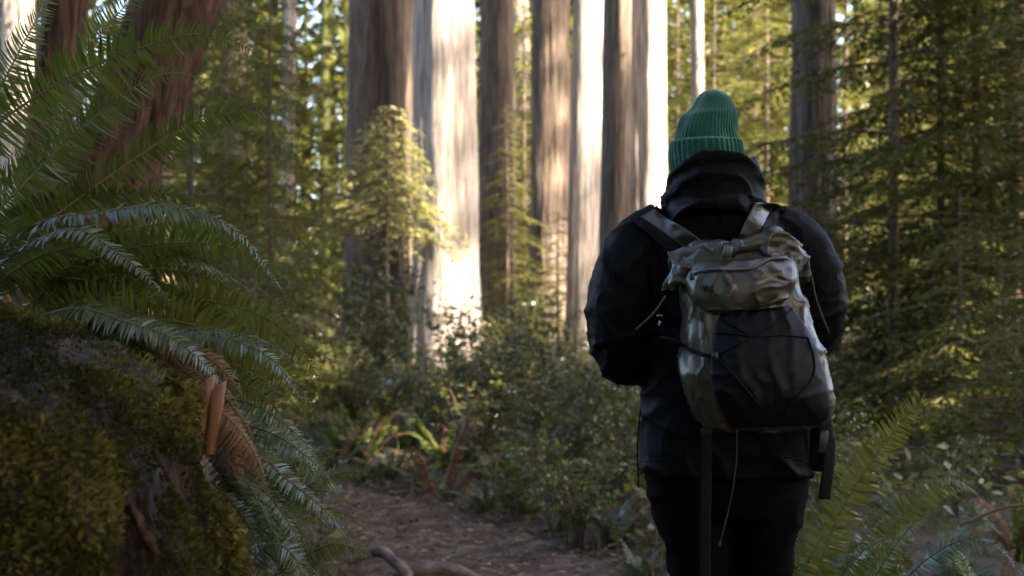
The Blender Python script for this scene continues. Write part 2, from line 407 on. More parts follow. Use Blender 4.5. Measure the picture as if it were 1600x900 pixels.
put(HB, 1530, 12.5, 1.0, 1.05, 'broad dark hemlock filling the upper right corner', first=True)
put(HA, 1650, 10.5, 2.0, .9, 'dark hemlock cut off by the right edge of the view')
put(HC, 1500, 9.8, 0, 1.05, 'low bushy hemlock spreading flat boughs over the undergrowth at right', first=True)
put(HC, 1420, 12.8, 2, .95, 'small dim hemlock bush at the foot of the thin dark hemlock')
put(HC, 1600, 8.6, 4, .8, 'small hemlock bush at the right edge above the ferns')
put(HB, 425, 13.5, 1.2, .66, 'dark hemlock between the leaning red trunk and the fluted trunk')
put(HA, 300, 14.5, 2.7, .8, 'dark hemlock behind the arching fern tips, nearest the leaning trunk')
put(HC, 400, 10.6, 1.5, .95, 'low dark hemlock bush behind the drooping fern fronds')
put(HB, 792, 23, 2.2, .5, 'slim young hemlock standing between the broad pale trunk and the dappled trunk')
put(HC, 872, 22, .7, 1.25, 'sunlit yellow-green bush at the foot of the dappled brown trunk')
put(HB, 345, 16, 4.2, .72, 'mid-sized hemlock showing just past the highest fern tips')
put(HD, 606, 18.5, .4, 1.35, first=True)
G = 'background hemlocks'
for i, (px, Y, sc) in enumerate([(1120, 29, 1.1), (1200, 27, 1.0), (1160, 34, 1.3), (1250, 31, 1.2), (1060, 36, 1.3), (820, 33, 1.1), (770, 36, 1.2), (560, 30, 1.1), (330, 26, 1.1), (180, 24, 1.0),
                                 (1400, 30, 1.2), (1460, 34, 1.3), (1580, 30, 1.2), (1320, 29, 1.2), (60, 26, 1.1), (660, 38, 1.3), (940, 38, 1.4), (1470, 13.2, .9), (1600, 12.8, .95), (1500, 31, 1.3), (390, 22, .8), (250, 18, .9), (850, 34, 1.0)]):
    put(HA if i % 2 else HB, px, Y, i*1.9, sc, 'hazy green hemlock in the background '+bgzone(px)+(', farther off' if Y > 29 else ', nearer'), G)

# ------------------------------------------------------------------ far woods and the unseen canopy added to shade the trail
def far_woods():
    r = np.random.default_rng(5); parts = []
    for i in range(170):
        Y = r.uniform(40, 85); x = r.uniform(-.45, .45)*Y; z0 = H(x, Y); hgt = r.uniform(12, 24)
        rad = r.uniform(.06, .22)
        parts.append((lambda t: (t[0], t[1], np.full(len(t[0]), .15)))(tube([(x, Y, z0-.5), (x, Y, z0+hgt)], [rad, .05], 7, cap=False)))
        n = 400; u = r.random(n); az = r.uniform(0, 6.283, n); q = np.sqrt(r.random(n))*(2.6*(1-u*.8))
        P = np.stack([x+np.cos(az)*q, Y+np.sin(az)*q, z0+.6+u*hgt-.25*q], 1)
        D = unit(np.stack([np.cos(az), np.sin(az), np.full(n, -.3)], 1)+r.normal(size=(n, 3))*.4)
        parts.append(leaves(P, D, unit(np.array([0, 0, 1.])+r.normal(size=(n, 3))*.5), r.uniform(.4, .9, n), r.uniform(.18, .4, n), np.clip(r.uniform(.2, .8)+r.normal(size=n)*.2, 0, 1), .2))
    tag(obj('far_woods', mesh_np('far_woods', *merge(parts)), 'needle'), 'far-off mass of forest trees behind the trunks', 'woods', kind='stuff')
far_woods()

def shade_canopy():
    """unseen foliage added right of the trail, shaped to pass sun onto chosen spots"""
    r = np.random.default_rng(9); parts = []; te = math.tan(SUN_EL)
    def ce(x, y, z):
        a = .8*x-.6*y; return .6*x+.8*y, z-te*a
    holes = []
    def hole(px, py, Y, rad):
        p = W(px, py, Y); c, e = ce(*p); holes.append((c, e, rad))
    for t in ((690, 30, 20, .4), (690, 200, 20, .4), (720, 300, 20, .4), (700, 480, 20, .7), (735, 100, 20, .3)): hole(*t)
    for py in (-20, 60, 140, 220): hole(920, py, 20.6, .55)
    for py in (0, 70, 150, 220): hole(1015, py, 21, .5)
    for t in ((600, 180, 18.4, .5), (640, 260, 18.4, .55), (560, 230, 18.4, .4), (690, 330, 18.4, .4), (610, 400, 20.5, .1), (150, 225, 8.3, -.40), (28, 40, 20, .8), (28, 110, 20, .6), (860, 130, 26, .2), (860, 300, 26, .2), (870, 440, 24, .9), (1090, 60, 27, .8), (520, 110, 18, .4), (440, 380, 20, .1)): hole(*t)
    clear = []; tight = []
    def cz(px, py, Y, rad): c, e = ce(*W(px, py, Y)); clear.append((c, e, rad))
    for t in ((700,40,.42), (690,190,.34), (720,180,.30), (735,90,.22), (725,300,.36), (735,380,.2), (705,470,.42), (730,500,.35), (675,30,.3), (690,540,.4)): cz(t[0], t[1], 20, t[2])
    for py in range(-40, 260, 30): cz(922, py, 20.4, .36)
    for py in range(-40, 280, 40): cz(1018, py, 20.8, .34)
    for t in ((600,180,.5), (640,260,.5), (560,235,.45), (690,320,.4), (590,290,.45)): cz(t[0], t[1], 18, t[2])
    for t in ((850,90,.06), (868,180,.08), (858,285,.1), (865,430,.5), (870,510,.5)): cz(t[0], t[1], 25.8, t[2])
    rf = random.Random(4)
    for q in range(26):                                  # small gaps shaped to drop flecks of sun on the undergrowth
        Yq = rf.uniform(9.5, 15); cz(rf.uniform(430, 1000) if q < 19 else rf.uniform(1300, 1600), rf.uniform(500, 600)+(15-Yq)*12, Yq, rf.uniform(-.02, .12))
    for py in (20, 90): cz(28, py, 19.7, .5); cz(1090, py, 26.8, .4)
    blobs = [(705,100,20,.15), (685,130,20,.14), (672,215,20,.15), (700,258,20,.16), (685,280,20,.13), (668,330,20,.17), (722,365,20,.15), (690,392,20,.16), (665,430,20,.13),
             (932,105,20.6,.05), (903,300,20.6,.13), (925,320,20.6,.14), (900,360,20.6,.2), (920,400,20.6,.2), (910,450,20.6,.18), (905,500,20.6,.16), (1022,120,21,.10), (1005,200,21,.14), (1015,260,21,.16)]
    blobs += [(778, y_, 27, .34) for y_ in range(-40, 430, 45)]+[(592+dx, y_, 21, .36) for y_ in range(-40, 300, 55) for dx in (-30, 20)]+[(861+(y_*7 % 23-11), y_, 26, .17) for y_ in range(-20, 420, 38)]
    for px, py, Y, rad in blobs:  # leaf clumps added in the sun's path to shade parts of the trunks
        c, e = ce(*W(px, py, Y)); a = 15+r.uniform(0, 5); n = int(60+rad*260)
        P = np.array([.8*a+.6*c, -.6*a+.8*c, e+te*a])+r.normal(size=(n, 3))*rad*np.array([1, 1, 1.5])
        (tight if (Y in (20, 20.6) and px > 640) else parts).append(leaves(P, rdir(n, .5), rdir(n), r.uniform(.1, .25, n), r.uniform(.06, .14, n), r.random(n), .1))
    # unseen boughs added over the trail to cut the sky light
    for q in range(480):
        x, y, z = r.uniform(-9, 5), r.uniform(-12, 13), r.uniform(9, 16)
        if noise.noise(Vector((x*.35, y*.35, 4))) > .12: continue
        n = 26; P = np.array([x, y, z])+r.normal(size=(n, 3))*np.array([.5, .5, .2])
        parts.append(leaves(P, rdir(n, .3), unit(np.array([0, 0, 1.])+r.normal(size=(n, 3))*.5), r.uniform(.3, .6, n), r.uniform(.14, .28, n), r.random(n), .1))
    cs = np.arange(-7, 27, .62); es = np.arange(-4, 32, .62)
    for c in cs:
        for e in es:
            for lay in range(2):
                cc = c+r.uniform(-.3, .3); ee = e+r.uniform(-.3, .3)
                if any(math.hypot(cc-h[0], (ee-h[1])*.79) < h[2]+.72 for h in holes): continue
                nz = noise.noise(Vector((cc*.33, ee*.25, 1.7)))+.5*noise.noise(Vector((cc*.9, ee*.6, 8)))
                if cc < 14.9:
                    if nz > .62: continue
                elif cc > 21.5 or nz > -.3: continue
                a = 15+r.uniform(0, 9)+lay*2
                P0 = np.array([.8*a+.6*cc, -.6*a+.8*cc, ee+te*a]); n = 34
                P = P0+r.normal(size=(n, 3))*.36
                parts.append(leaves(P, rdir(n, .5), rdir(n), r.uniform(.3, .6, n), r.uniform(.14, .28, n), r.random(n), .1))
    # unseen foliage added behind and beside the standpoint to darken it
    for q in range(1500):
        an = r.uniform(math.radians(150), math.radians(385)); d = r.uniform(8, 20)
        x, y, z = math.cos(an)*d, math.sin(an)*d, r.uniform(.5, 17)
        if abs(math.degrees(an)-270) > 75 and z > 8: continue
        n = 26; P = np.array([x, y, z])+r.normal(size=(n, 3))*np.array([.6, .6, .35])
        parts.append(leaves(P, rdir(n, .3), rdir(n), r.uniform(.4, .8, n), r.uniform(.2, .4, n), r.random(n), .1))
    out = []
    for V, F, t in parts:                                # gaps cut in the foliage where sun is wanted
        Q = V.reshape(-1, 4, 3).mean(1); a = .8*Q[:, 0]-.6*Q[:, 1]; c = .6*Q[:, 0]+.8*Q[:, 1]; e = Q[:, 2]-te*a
        k = np.ones(len(Q), bool)
        for hc, he, hr in clear: k &= np.hypot(c-hc, (e-he)*.79) > hr+.12
        if k.any(): V = V.reshape(-1, 4, 3)[k].reshape(-1, 3); out.append((V, np.arange(len(V)).reshape(-1, 4), t.reshape(-1, 4)[k].ravel()))
    parts = out+tight
    for c in np.arange(-6, 26, 3.1):
        a = r.uniform(16, 25); x, y = .8*a+.6*c, -.6*a+.8*c
        t = tube([(x, y, -.5), (x, y, 34)], [.35, .06], 8, cap=False); parts.append((t[0], t[1], np.zeros(len(t[0]))))  # trunks added to stand under the unseen foliage
    tag(obj('sun_block_canopy', mesh_np('sun_block_canopy', *merge(parts)), 'needle'), 'unseen added canopy shaped to shade the trail and pass sun to the trunks', 'woods', kind='stuff')
shade_canopy()

# ------------------------------------------------------------------ ferns
def frond_geo(ctrl, roll=(0, 0), pairs=48, maxlen=.08, seed=0, droop=.25, stations=5, u0=.1, tint=(.2, .8), wfac=.9, lift=.05, curl=0.0, fwd=(-4, 28)):
    """one pinnate frond along the control points -> leaflets (V,F,tint), stalk (V,F)"""
    r = np.random.default_rng(seed); C = catmull(ctrl, 60)
    if stations == 5: pairs = int(pairs*1.45)
    s = np.r_[0, np.cumsum(np.linalg.norm(np.diff(C, axis=0), axis=1))]; Ltot = s[-1]; s = s/Ltot
    T = unit(np.gradient(C, axis=0)); up = np.array([0, 0, 1.])
    N0 = []; prev = None
    for t in T:
        n = up-t*np.dot(up, t)
        if np.linalg.norm(n) < .35 and prev is not None: n = prev-t*np.dot(prev, t)
        n = unit(n)
        if prev is not None: n = unit(.6*n+prev-t*np.dot(prev, t)) if np.dot(n, prev) > -.2 else unit(prev-t*np.dot(prev, t))
        prev = n; N0.append(n)
    N0 = np.array(N0); B0 = np.cross(T, N0)
    ra = np.radians(np.interp(s, [0, 1], roll))[:, None]
    Nn = N0*np.cos(ra)+B0*np.sin(ra)
    u = np.repeat(np.linspace(u0, .985, pairs), 2)+r.normal(size=pairs*2)*.0015
    side = np.tile([1., -1.], pairs)
    it = lambda A: np.stack([np.interp(u, s, A[:, k]) for k in range(3)], 1)
    p, t, n = it(C), unit(it(T)), unit(it(Nn)); b = np.cross(t, n)
    prof = np.clip((u-u0*.4)/.16, .15, 1)**.6*np.clip(1-((u-.15).clip(0)/.85)**2.0, .06, 1)
    ln = maxlen*prof*r.uniform(.88, 1.06, len(u)); ln = np.where(r.random(len(u)) < .025, ln*.4, ln)
    sp = Ltot/pairs; wd = sp*wfac*np.clip(prof*1.3, .3, 1)
    ang = np.radians(np.interp(u, [0, 1], fwd)+r.normal(size=len(u))*5)
    d = b*(side*np.cos(ang))[:, None]+t*np.sin(ang)[:, None]+n*(lift+r.normal(size=len(u))*.09)[:, None]
    d = unit(d)
    tw = r.normal(size=len(u))*.22+.15*side
    q = unit(np.cross(n, d)); q = unit(q*np.cos(tw)[:, None]+n*np.sin(tw)[:, None])       # across the leaflet
    ws = {5: [.55, 1, .86, .5, .04], 4: [.6, 1, .7, .04], 3: [.7, .9, .05]}[stations]
    V = np.empty((len(u), stations, 2, 3))
    dr = droop*r.uniform(.6, 1.4, len(u))
    for k in range(stations):
        x = k/(stations-1)
        c = p+d*(ln*x)[:, None]-n*(dr*ln*x*x)[:, None]+t*(ln*.10*x*x)[:, None]-n*(curl*ln*x**3)[:, None]
        hw = (wd*ws[k]*.5)[:, None]
        V[:, k, 0] = c+q*hw; V[:, k, 1] = c-q*hw
    m = len(u); base = np.arange(m)[:, None]*stations*2; k = np.arange(stations-1)[None]*2
    F = np.stack([base+k, base+k+1, base+k+3, base+k+2], -1).reshape(-1, 4)
    ti = np.clip(r.uniform(*tint)+r.normal(size=m)*.1, 0, 1)
    st = tube(C[::3], [.0028, .0022, .0008], 5)
    return (V.reshape(-1, 3), F, np.repeat(ti, stations*2)), st

def traced_fern(label, base, fronds, group=None, seed0=0):
    """fronds: (list of (px,py,Y), dict)"""
    e = empty('sword_fern', base, label, 'fern', group)
    for i, (pts, kw) in enumerate(fronds):
        kw = dict(kw); m = kw.pop('m', 'fern')
        P = [W(*q)-Vector(base) for q in pts]
        lv, st = frond_geo(P, seed=seed0+i, **kw)
        f = obj('frond', mesh_np('frond', *lv), m, e)
        obj('stalk', mesh_np('stalk', *st), 'stalk', f)
        if m == 'fern_dead': f['label'] = 'withered brown frond'
    return e

def fill_fronds(cx, cy, Yc, n, seed, ang=(-20, 110), length=(.45, .75), m='fern', bases=None, **kw):
    r = random.Random(seed); out = []
    for i in range(n):
        a = math.radians(r.uniform(*ang)); L = r.uniform(*length)*FPX/Yc; dy = r.uniform(-.35, .5)
        x0, y0 = cx+r.uniform(-25, 25), cy+r.uniform(-25, 25)
        pts = []
        for t in (0, .3, .6, .85, 1):
            pts.append((x0+math.cos(a)*L*t, y0-math.sin(a)*L*t+L*.38*t**2.2, Yc+dy*t))
        sg = -1 if r.random() < .65 else 1
        d = dict(roll=(sg*r.uniform(15, 50), sg*r.uniform(15, 60)), pairs=44, maxlen=r.uniform(.05, .075), tint=(.1, .6), m=m); d.update(kw)
        out.append((pts, d))
    return out

A = [
 ([(-110,275,2.75),(0,190,2.78),(100,125,2.8),(200,82,2.82),(300,53,2.85),(370,66,2.88),(428,104,2.9)], dict(roll=(-60,-50), pairs=58, maxlen=.088, tint=(.3,.5))),
 ([(-70,400,2.8),(30,295,2.85),(110,215,2.9),(200,142,2.95),(255,115,3.0),(300,117,3.02),(328,142,3.05)], dict(roll=(-65,-45), pairs=60, maxlen=.095, tint=(.3,.6))),
 ([(-30,430,2.75),(70,350,2.8),(150,290,2.85),(230,235,2.9),(300,192,2.92),(380,174,2.95),(450,172,2.97),(483,190,3.0)], dict(roll=(-62,-40), pairs=64, maxlen=.078, tint=(.3,.55))),
 ([(60,330,2.9),(105,170,2.95),(140,80,3.0),(190,15,3.02),(260,-50,3.05)], dict(roll=(-70,-80), pairs=54, maxlen=.085, tint=(.4,.7))),
 ([(-90,330,3.0),(-20,180,3.1),(30,80,3.15),(70,10,3.2),(110,-50,3.25)], dict(roll=(-70,-80), pairs=50, maxlen=.08, tint=(.2,.5))),
 ([(-60,450,2.7),(20,375,2.65),(80,342,2.6),(150,333,2.6),(240,322,2.6),(320,335,2.62),(380,370,2.64),(425,430,2.66),(452,468,2.68)], dict(roll=(12,30), pairs=60, maxlen=.068, tint=(.4,.6), m='fern_blue')),
 ([(-20,430,2.6),(50,380,2.5),(120,358,2.45),(180,392,2.42),(230,432,2.4),(268,474,2.4)], dict(roll=(10,25), pairs=52, maxlen=.05, tint=(.4,.8), m='fern_blue')),
 ([(-40,380,2.85),(60,325,2.85),(160,305,2.85),(270,303,2.85),(370,332,2.9)], dict(roll=(-30,-30), pairs=50, maxlen=.06, tint=(.2,.4))),
 ([(-20,470,2.8),(100,420,2.8),(220,385,2.8),(320,380,2.82),(390,400,2.84),(430,450,2.86),(446,505,2.88)], dict(roll=(-48,-55), pairs=54, maxlen=.075, tint=(.4,.7))),
 ([(-40,440,2.75),(80,400,2.85),(200,360,2.95),(310,345,3.0),(380,380,3.05),(430,440,3.1)], dict(roll=(-45,-50), pairs=54, maxlen=.08, tint=(.3,.6))),
 ([(-60,350,2.9),(40,270,3.0),(120,200,3.1),(180,170,3.15),(250,170,3.2)], dict(roll=(-60,-50), pairs=48, maxlen=.08, tint=(.1,.4))),
]
A += fill_fronds(120, 400, 3.0, 5, 31, ang=(-15, 25), length=(.22, .4), maxlen=.068, tint=(.4, .8))
A += fill_fronds(-40, 430, 2.8, 8, 3, ang=(-10, 75), length=(.25, .5))+fill_fronds(60, 470, 2.95, 8, 4, ang=(-25, 50), length=(.15, .32), maxlen=.055)
traced_fern('large sword fern with arching fronds high at the upper left', tuple(W(-110, 520, 2.85)), A, seed0=100)
Bf = [
 ([(20,520,2.6),(130,482,2.55),(220,500,2.52),(280,515,2.5),(350,517,2.48),(420,538,2.46),(470,566,2.46)], dict(roll=(10,15), pairs=54, maxlen=.062, tint=(.4,.7), m='fern_blue')),
 ([(60,540,2.7),(180,500,2.7),(290,505,2.7),(390,545,2.7),(455,595,2.7),(490,640,2.7),(503,682,2.7)], dict(roll=(-55,-60), pairs=56, maxlen=.09, tint=(.6,.9))),
 ([(20,515,2.5),(70,492,2.45),(130,482,2.42),(200,504,2.4),(262,524,2.4),(310,560,2.4),(350,602,2.42),(385,650,2.45)], dict(roll=(15,35), pairs=54, maxlen=.055, tint=(.3,.6), m='fern_blue')),
 ([(40,520,2.75),(150,470,2.75),(260,475,2.78),(340,500,2.8),(400,540,2.82),(440,590,2.84)], dict(roll=(-50,-50), pairs=50, maxlen=.075, tint=(.4,.7))),
 ([(100,540,2.6),(220,540,2.6),(310,580,2.6),(370,640,2.6),(400,700,2.6)], dict(roll=(-40,-50), pairs=44, maxlen=.055, tint=(.1,.4))),
 ([(260,590,2.35),(310,628,2.32),(355,652,2.3),(388,692,2.3),(410,740,2.3),(420,785,2.3)], dict(roll=(20,40), pairs=44, maxlen=.045, curl=.8, m='fern_dead')),
 ([(270,560,2.5),(300,590,2.48),(345,615,2.45),(375,650,2.44),(400,690,2.44)], dict(roll=(30,30), pairs=40, maxlen=.045, curl=.8, m='fern_dead')),
 ([(230,520,2.5),(300,545,2.48),(350,580,2.46),(385,630,2.45)], dict(roll=(30,50), pairs=40, maxlen=.04, curl=.6, m='fern_dead')),
]
Bf += [
 ([(200,520,2.6),(300,518,2.58),(400,545,2.56),(450,590,2.56),(480,642,2.56)], dict(roll=(14,25), pairs=46, maxlen=.05, tint=(.4,.8), m='fern_blue')),
 ([(230,550,2.62),(340,580,2.6),(420,625,2.6),(465,690,2.6)], dict(roll=(-40,-50), pairs=44, maxlen=.065, tint=(.6,.9))),
 ([(200,480,2.8),(320,470,2.8),(420,500,2.8),(480,560,2.8),(510,630,2.8)], dict(roll=(-45,-50), pairs=48, maxlen=.07, tint=(.6,.9))),
 ([(120,440,2.8),(240,420,2.8),(340,440,2.8),(400,490,2.8)], dict(roll=(-35,-40), pairs=44, maxlen=.06, tint=(.5,.9))),
]
Bf += fill_fronds(200, 545, 2.7, 5, 32, ang=(-25, 15), length=(.2, .36), maxlen=.065, tint=(.4, .9))
Bf += fill_fronds(40, 520, 2.75, 12, 5, ang=(-30, 35), length=(.2, .4))+fill_fronds(250, 600, 2.95, 14, 6, ang=(-70, 40), length=(.12, .25), maxlen=.045)+fill_fronds(300, 640, 2.8, 3, 16, ang=(-80, 0), length=(.12, .22), maxlen=.04, m='fern_dead', curl=.7)
traced_fern('sword fern with glossy bluish fronds spilling over the mossy stump', tuple(W(30, 545, 2.75)), Bf, seed0=200)
Cf = [
 ([(290,660,2.9),(375,664,2.85),(430,680,2.82),(480,714,2.8),(528,762,2.8)], dict(roll=(12,20), pairs=46, maxlen=.045, tint=(.4,.8), m='fern_blue')),
 ([(300,690,2.8),(360,690,2.75),(405,712,2.72),(450,750,2.7),(505,795,2.7),(550,845,2.72),(588,892,2.74)], dict(roll=(14,20), pairs=60, maxlen=.048, tint=(.4,.8), m='fern_blue')),
 ([(310,670,2.9),(400,680,2.9),(455,700,2.9),(490,740,2.9),(508,790,2.9)], dict(roll=(25,45), pairs=46, maxlen=.055, tint=(.2,.5), m='fern_blue')),
 ([(330,720,2.8),(375,780,2.78),(405,815,2.77),(425,860,2.76)], dict(roll=(20,40), pairs=36, maxlen=.045, tint=(.4,.8), m='fern_blue')),
 ([(400,740,3.0),(460,725,3.0),(505,705,3.0),(540,703,3.0)], dict(roll=(40,40), pairs=36, maxlen=.045, tint=(.5,.8))),
 ([(420,790,3.05),(490,755,3.05),(540,738,3.05),(582,743,3.05)], dict(roll=(45,45), pairs=36, maxlen=.045, tint=(.6,.9))),
 ([(430,900,2.9),(480,868,2.9),(520,851,2.9),(565,860,2.9),(590,880,2.9)], dict(roll=(35,35), pairs=36, maxlen=.05, tint=(.5,.8))),
 ([(380,850,2.7),(430,790,2.7),(470,830,2.7),(495,880,2.7)], dict(roll=(30,40), pairs=36, maxlen=.045, tint=(.2,.5))),
 ([(380,900,2.6),(420,850,2.6),(460,870,2.6),(480,930,2.6)], dict(roll=(30,40), pairs=36, maxlen=.05, tint=(.3,.5), m='fern_blue')),
]
Cf += [
 ([(290,605,2.75),(400,635,2.72),(470,685,2.7),(508,742,2.7)], dict(roll=(14,25), pairs=46, maxlen=.042, tint=(.4,.8), m='fern_blue')),
 ([(310,640,2.75),(385,700,2.72),(432,770,2.7),(455,835,2.7)], dict(roll=(-30,-45), pairs=44, maxlen=.045, tint=(.5,.8))),
 ([(310,700,2.7),(395,750,2.68),(450,815,2.66),(485,890,2.66)], dict(roll=(14,25), pairs=48, maxlen=.042, tint=(.4,.8), m='fern_blue')),
 ([(330,750,2.7),(385,815,2.68),(415,880,2.66),(425,940,2.66)], dict(roll=(20,30), pairs=40, maxlen=.04, tint=(.3,.7), m='fern_blue')),
 ([(400,860,2.9),(470,810,2.95),(530,800,3.0),(575,830,3.0)], dict(roll=(-30,-40), pairs=38, maxlen=.045, tint=(.5,.9))),
]
Cf += fill_fronds(350, 720, 2.75, 9, 33, ang=(-60, -10), length=(.12, .28), maxlen=.042)
Cf += fill_fronds(370, 800, 2.95, 16, 8, ang=(-60, 40), length=(.15, .3), maxlen=.04)
traced_fern('small fern with toothed blue-green fronds hanging below the stump toward the trail', tuple(W(330, 800, 2.95)), Cf, seed0=300)
Df = [
 ([(1262,1010,3.75),(1285,870,3.8),(1330,770,3.82),(1385,690,3.84),(1425,640,3.86),(1440,628,3.86),(1452,650,3.85),(1458,735,3.85)], dict(roll=(72,80), pairs=64, maxlen=.085, tint=(.5,.8))),
 ([(1255,1000,3.9),(1275,880,3.95),(1300,800,4.0),(1330,740,4.05),(1350,715,4.1)], dict(roll=(20,20), pairs=50, maxlen=.05, tint=(.5,.8), m='fern_blue')),
 ([(1290,1010,3.7),(1320,890,3.6),(1360,830,3.55),(1400,790,3.5),(1412,780,3.5)], dict(roll=(20,25), pairs=50, maxlen=.055, tint=(.5,.9), m='fern_blue')),
 ([(1330,1010,3.8),(1370,860,3.85),(1430,785,3.9),(1490,755,3.95),(1530,775,4.0),(1520,800,4.0)], dict(roll=(55,40), pairs=54, maxlen=.075, tint=(.6,.9))),
 ([(1310,1010,3.7),(1380,880,3.65),(1440,810,3.6),(1480,830,3.55),(1500,870,3.55)], dict(roll=(40,40), pairs=50, maxlen=.06, tint=(.3,.6))),
 ([(1330,1020,3.6),(1420,900,3.5),(1500,845,3.45),(1560,860,3.4),(1600,900,3.4)], dict(roll=(30,35), pairs=54, maxlen=.065, tint=(.3,.6), m='fern_blue')),
 ([(1290,1010,3.6),(1310,920,3.5),(1350,860,3.45),(1400,840,3.4),(1440,850,3.4)], dict(roll=(25,30), pairs=46, maxlen=.055, tint=(.4,.8), m='fern_blue')),
 ([(1250,1010,3.8),(1245,900,3.85),(1262,820,3.9),(1285,790,3.9)], dict(roll=(60,60), pairs=44, maxlen=.05, tint=(.2,.4))),
 ([(1350,1000,3.9),(1400,840,3.9),(1405,790,3.95),(1395,760,4.0)], dict(roll=(60,60), pairs=44, maxlen=.05, m='fern_dead')),
]
Df += fill_fronds(1330, 1000, 3.9, 14, 12, ang=(20, 130), length=(.35, .6))
traced_fern('sword fern with one tall bent frond at the lower right of the person', (W(1300, 1000, 3.8).x, 3.8, H(W(1300, 1000, 3.8).x, 3.8)), Df, seed0=400)

# ferns of the undergrowth: a few plants, copied
def fern_plant(seed, nf, L, m='fern', maxlen=.075, spread=(.45, 1.1)):
    r = random.Random(seed); e = empty('sword_fern', (0, 0, -50), 'sword fern in the undergrowth beside the trail', 'fern', 'undergrowth ferns')
    for i in range(nf):
        az = i*2.39996+r.uniform(-.3, .3); l = L*r.uniform(.7, 1.1); out = r.uniform(*spread)
        P = [(math.cos(az)*l*out*t*.85, math.sin(az)*l*out*t*.85, l*(1.15*t-.75*out*t**2.3)) for t in (0, .25, .5, .75, 1)]
        lv, st = frond_geo(P, roll=(r.uniform(-15, 15),)*2, pairs=34, maxlen=maxlen*r.uniform(.8, 1.1), seed=seed*50+i, stations=3, tint=(.15, .85))
        V, F, t = merge([lv, (st[0], st[1], None)])
        obj('frond', mesh_np('frond', V, F, t), 'fern_dead' if r.random() < .1 else m, e)
    return e
FP = [fern_plant(1, 13, .85), fern_plant(2, 11, .7, 'fern_blue'), fern_plant(3, 15, .95), fern_plant(4, 9, .55, 'fern_blue', .06)]

# shrubs
def shrub(seed, hgt, rad, nst, nl, lf, tint):
    r = np.random.default_rng(seed); e = empty('huckleberry_shrub', (0, 0, -50), 'small-leaved shrub in the undergrowth beyond the trail', 'shrub', 'undergrowth shrubs')
    st = []; P = []; D = []
    for s in range(nst):
        az = r.uniform(0, 6.283); o = rad*math.sqrt(r.random()); tip = np.array([math.cos(az)*o, math.sin(az)*o, hgt*r.uniform(.6, 1.05)])
        b = np.array([math.cos(az), math.sin(az), 0])*.08*r.random()
        C = catmull([b, b*.5+tip*np.array([.3, .3, .55]), tip], 10); st.append(tube(C, [.007, .002], 4, cap=False))
        for q in range(6):
            i = r.integers(3, 10); d = unit(np.array([r.normal(), r.normal(), .35]))*r.uniform(.12, .32)
            E = np.stack([C[i], C[i]+d*.6, C[i]+d+np.array([0, 0, -.03])]); st.append(tube(E, [.003, .001], 3, cap=False))
            n = nl; t = r.random(n); P.append(C[i]+d*t[:, None]); D.append(unit(d+r.normal(size=(n, 3))*.18))
    P = np.concatenate(P); D = np.concatenate(D); n = len(P)
    P = P+r.normal(size=(n, 3))*.012
    lv = leaves(P, unit(D+rdir(n, .5)*1.0), unit(np.array([0, 0, 1.])+r.normal(size=(n, 3))*.55), lf*r.uniform(.7, 1.3, n), lf*.55*r.uniform(.7, 1.2, n), np.clip(r.uniform(tint[0], tint[1], n), 0, 1), .12)
    obj('foliage', mesh_np('foliage', *lv), 'leaf', e)
    V, F, _ = merge(st); obj('stems', mesh_np('stems', V, F), 'twig', e)['kind'] = 'stuff'
    return e
SH = [shrub(1, 1.0, .55, 15, 15, .052, (.0, .9)), shrub(2, .75, .5, 14, 17, .042, (.1, 1)), shrub(3, 1.3, .6, 15, 14, .062, (.0, .6))]

rr = random.Random(21); used_f = [0]*4; used_s = [0]*3; placed = []
def place(kind, idx, x, y, sc, label=None, group=None):
    px = 800+FPX*x/y
    zone = ('left of the trail beyond the drooping fern fronds' if px < 540 else 'between the trail and the broad pale trunk' if px < 780 else 'left of the person below the whitest trunk' if px < 1010 else 'behind the person' if px < 1290 else 'right of the person below the hemlock boughs')
    dist = 'near' if y < 9.5 else 'mid-distance' if y < 13.5 else 'far blurred'
    look = (('green sword fern', 'bluish glossy sword fern', 'tall green sword fern', 'small bluish sword fern') if kind == 'f' else ('leafy shrub', 'low yellowish shrub', 'tall dark-leaved shrub'))[idx]
    label = dist+' '+look+' '+zone; group = ('ferns ' if kind == 'f' else 'shrubs ')+zone
    src = (FP if kind == 'f' else SH)[idx]; flag = used_f if kind == 'f' else used_s
    z = H(x, y)-.03; rz = rr.uniform(0, 6.28)
    if not flag[idx]:
        flag[idx] = 1; src.location = (x, y, z); src.rotation_euler = (0, 0, rz); src.scale = (sc,)*3
        src['label'] = label; src['group'] = group
    else: copy_tree(src, (x, y, z), rz, sc, label, group)
for Y0, Y1, cnt, smin, smax in ((7.0, 9.5, 26, .5, .8), (9.5, 12, 34, .65, .95), (12, 15.5, 44, .8, 1.1), (15.5, 22, 46, .9, 1.3)):
    n = 0; tries = 0
    while n < cnt and tries < 4000:
        tries += 1
        Y = rr.uniform(Y0, Y1); px = rr.uniform(330, 1680); x = (px-800)/FPX*Y
        pd = float(path_dist(np.array([x]), np.array([Y]))[0])
        if pd < .16: continue
        if any((x-a)**2+(Y-b)**2 < (.12+.02*Y)**2 for a, b in placed): continue
        s = rr.uniform(smin, smax)*(.6 if pd < .45 else 1)
        if px > 1300: s *= .8
        if 600 < px < 960 and Y > 10.5: s *= .58
        placed.append((x, Y)); n += 1
        if rr.random() < (.68 if Y < 12 else .5): place('f', rr.choice([0, 1, 1, 2, 3, 3]), x, Y, s*.85)
        else: place('s', rr.choice([0, 1, 2]), x, Y, s)
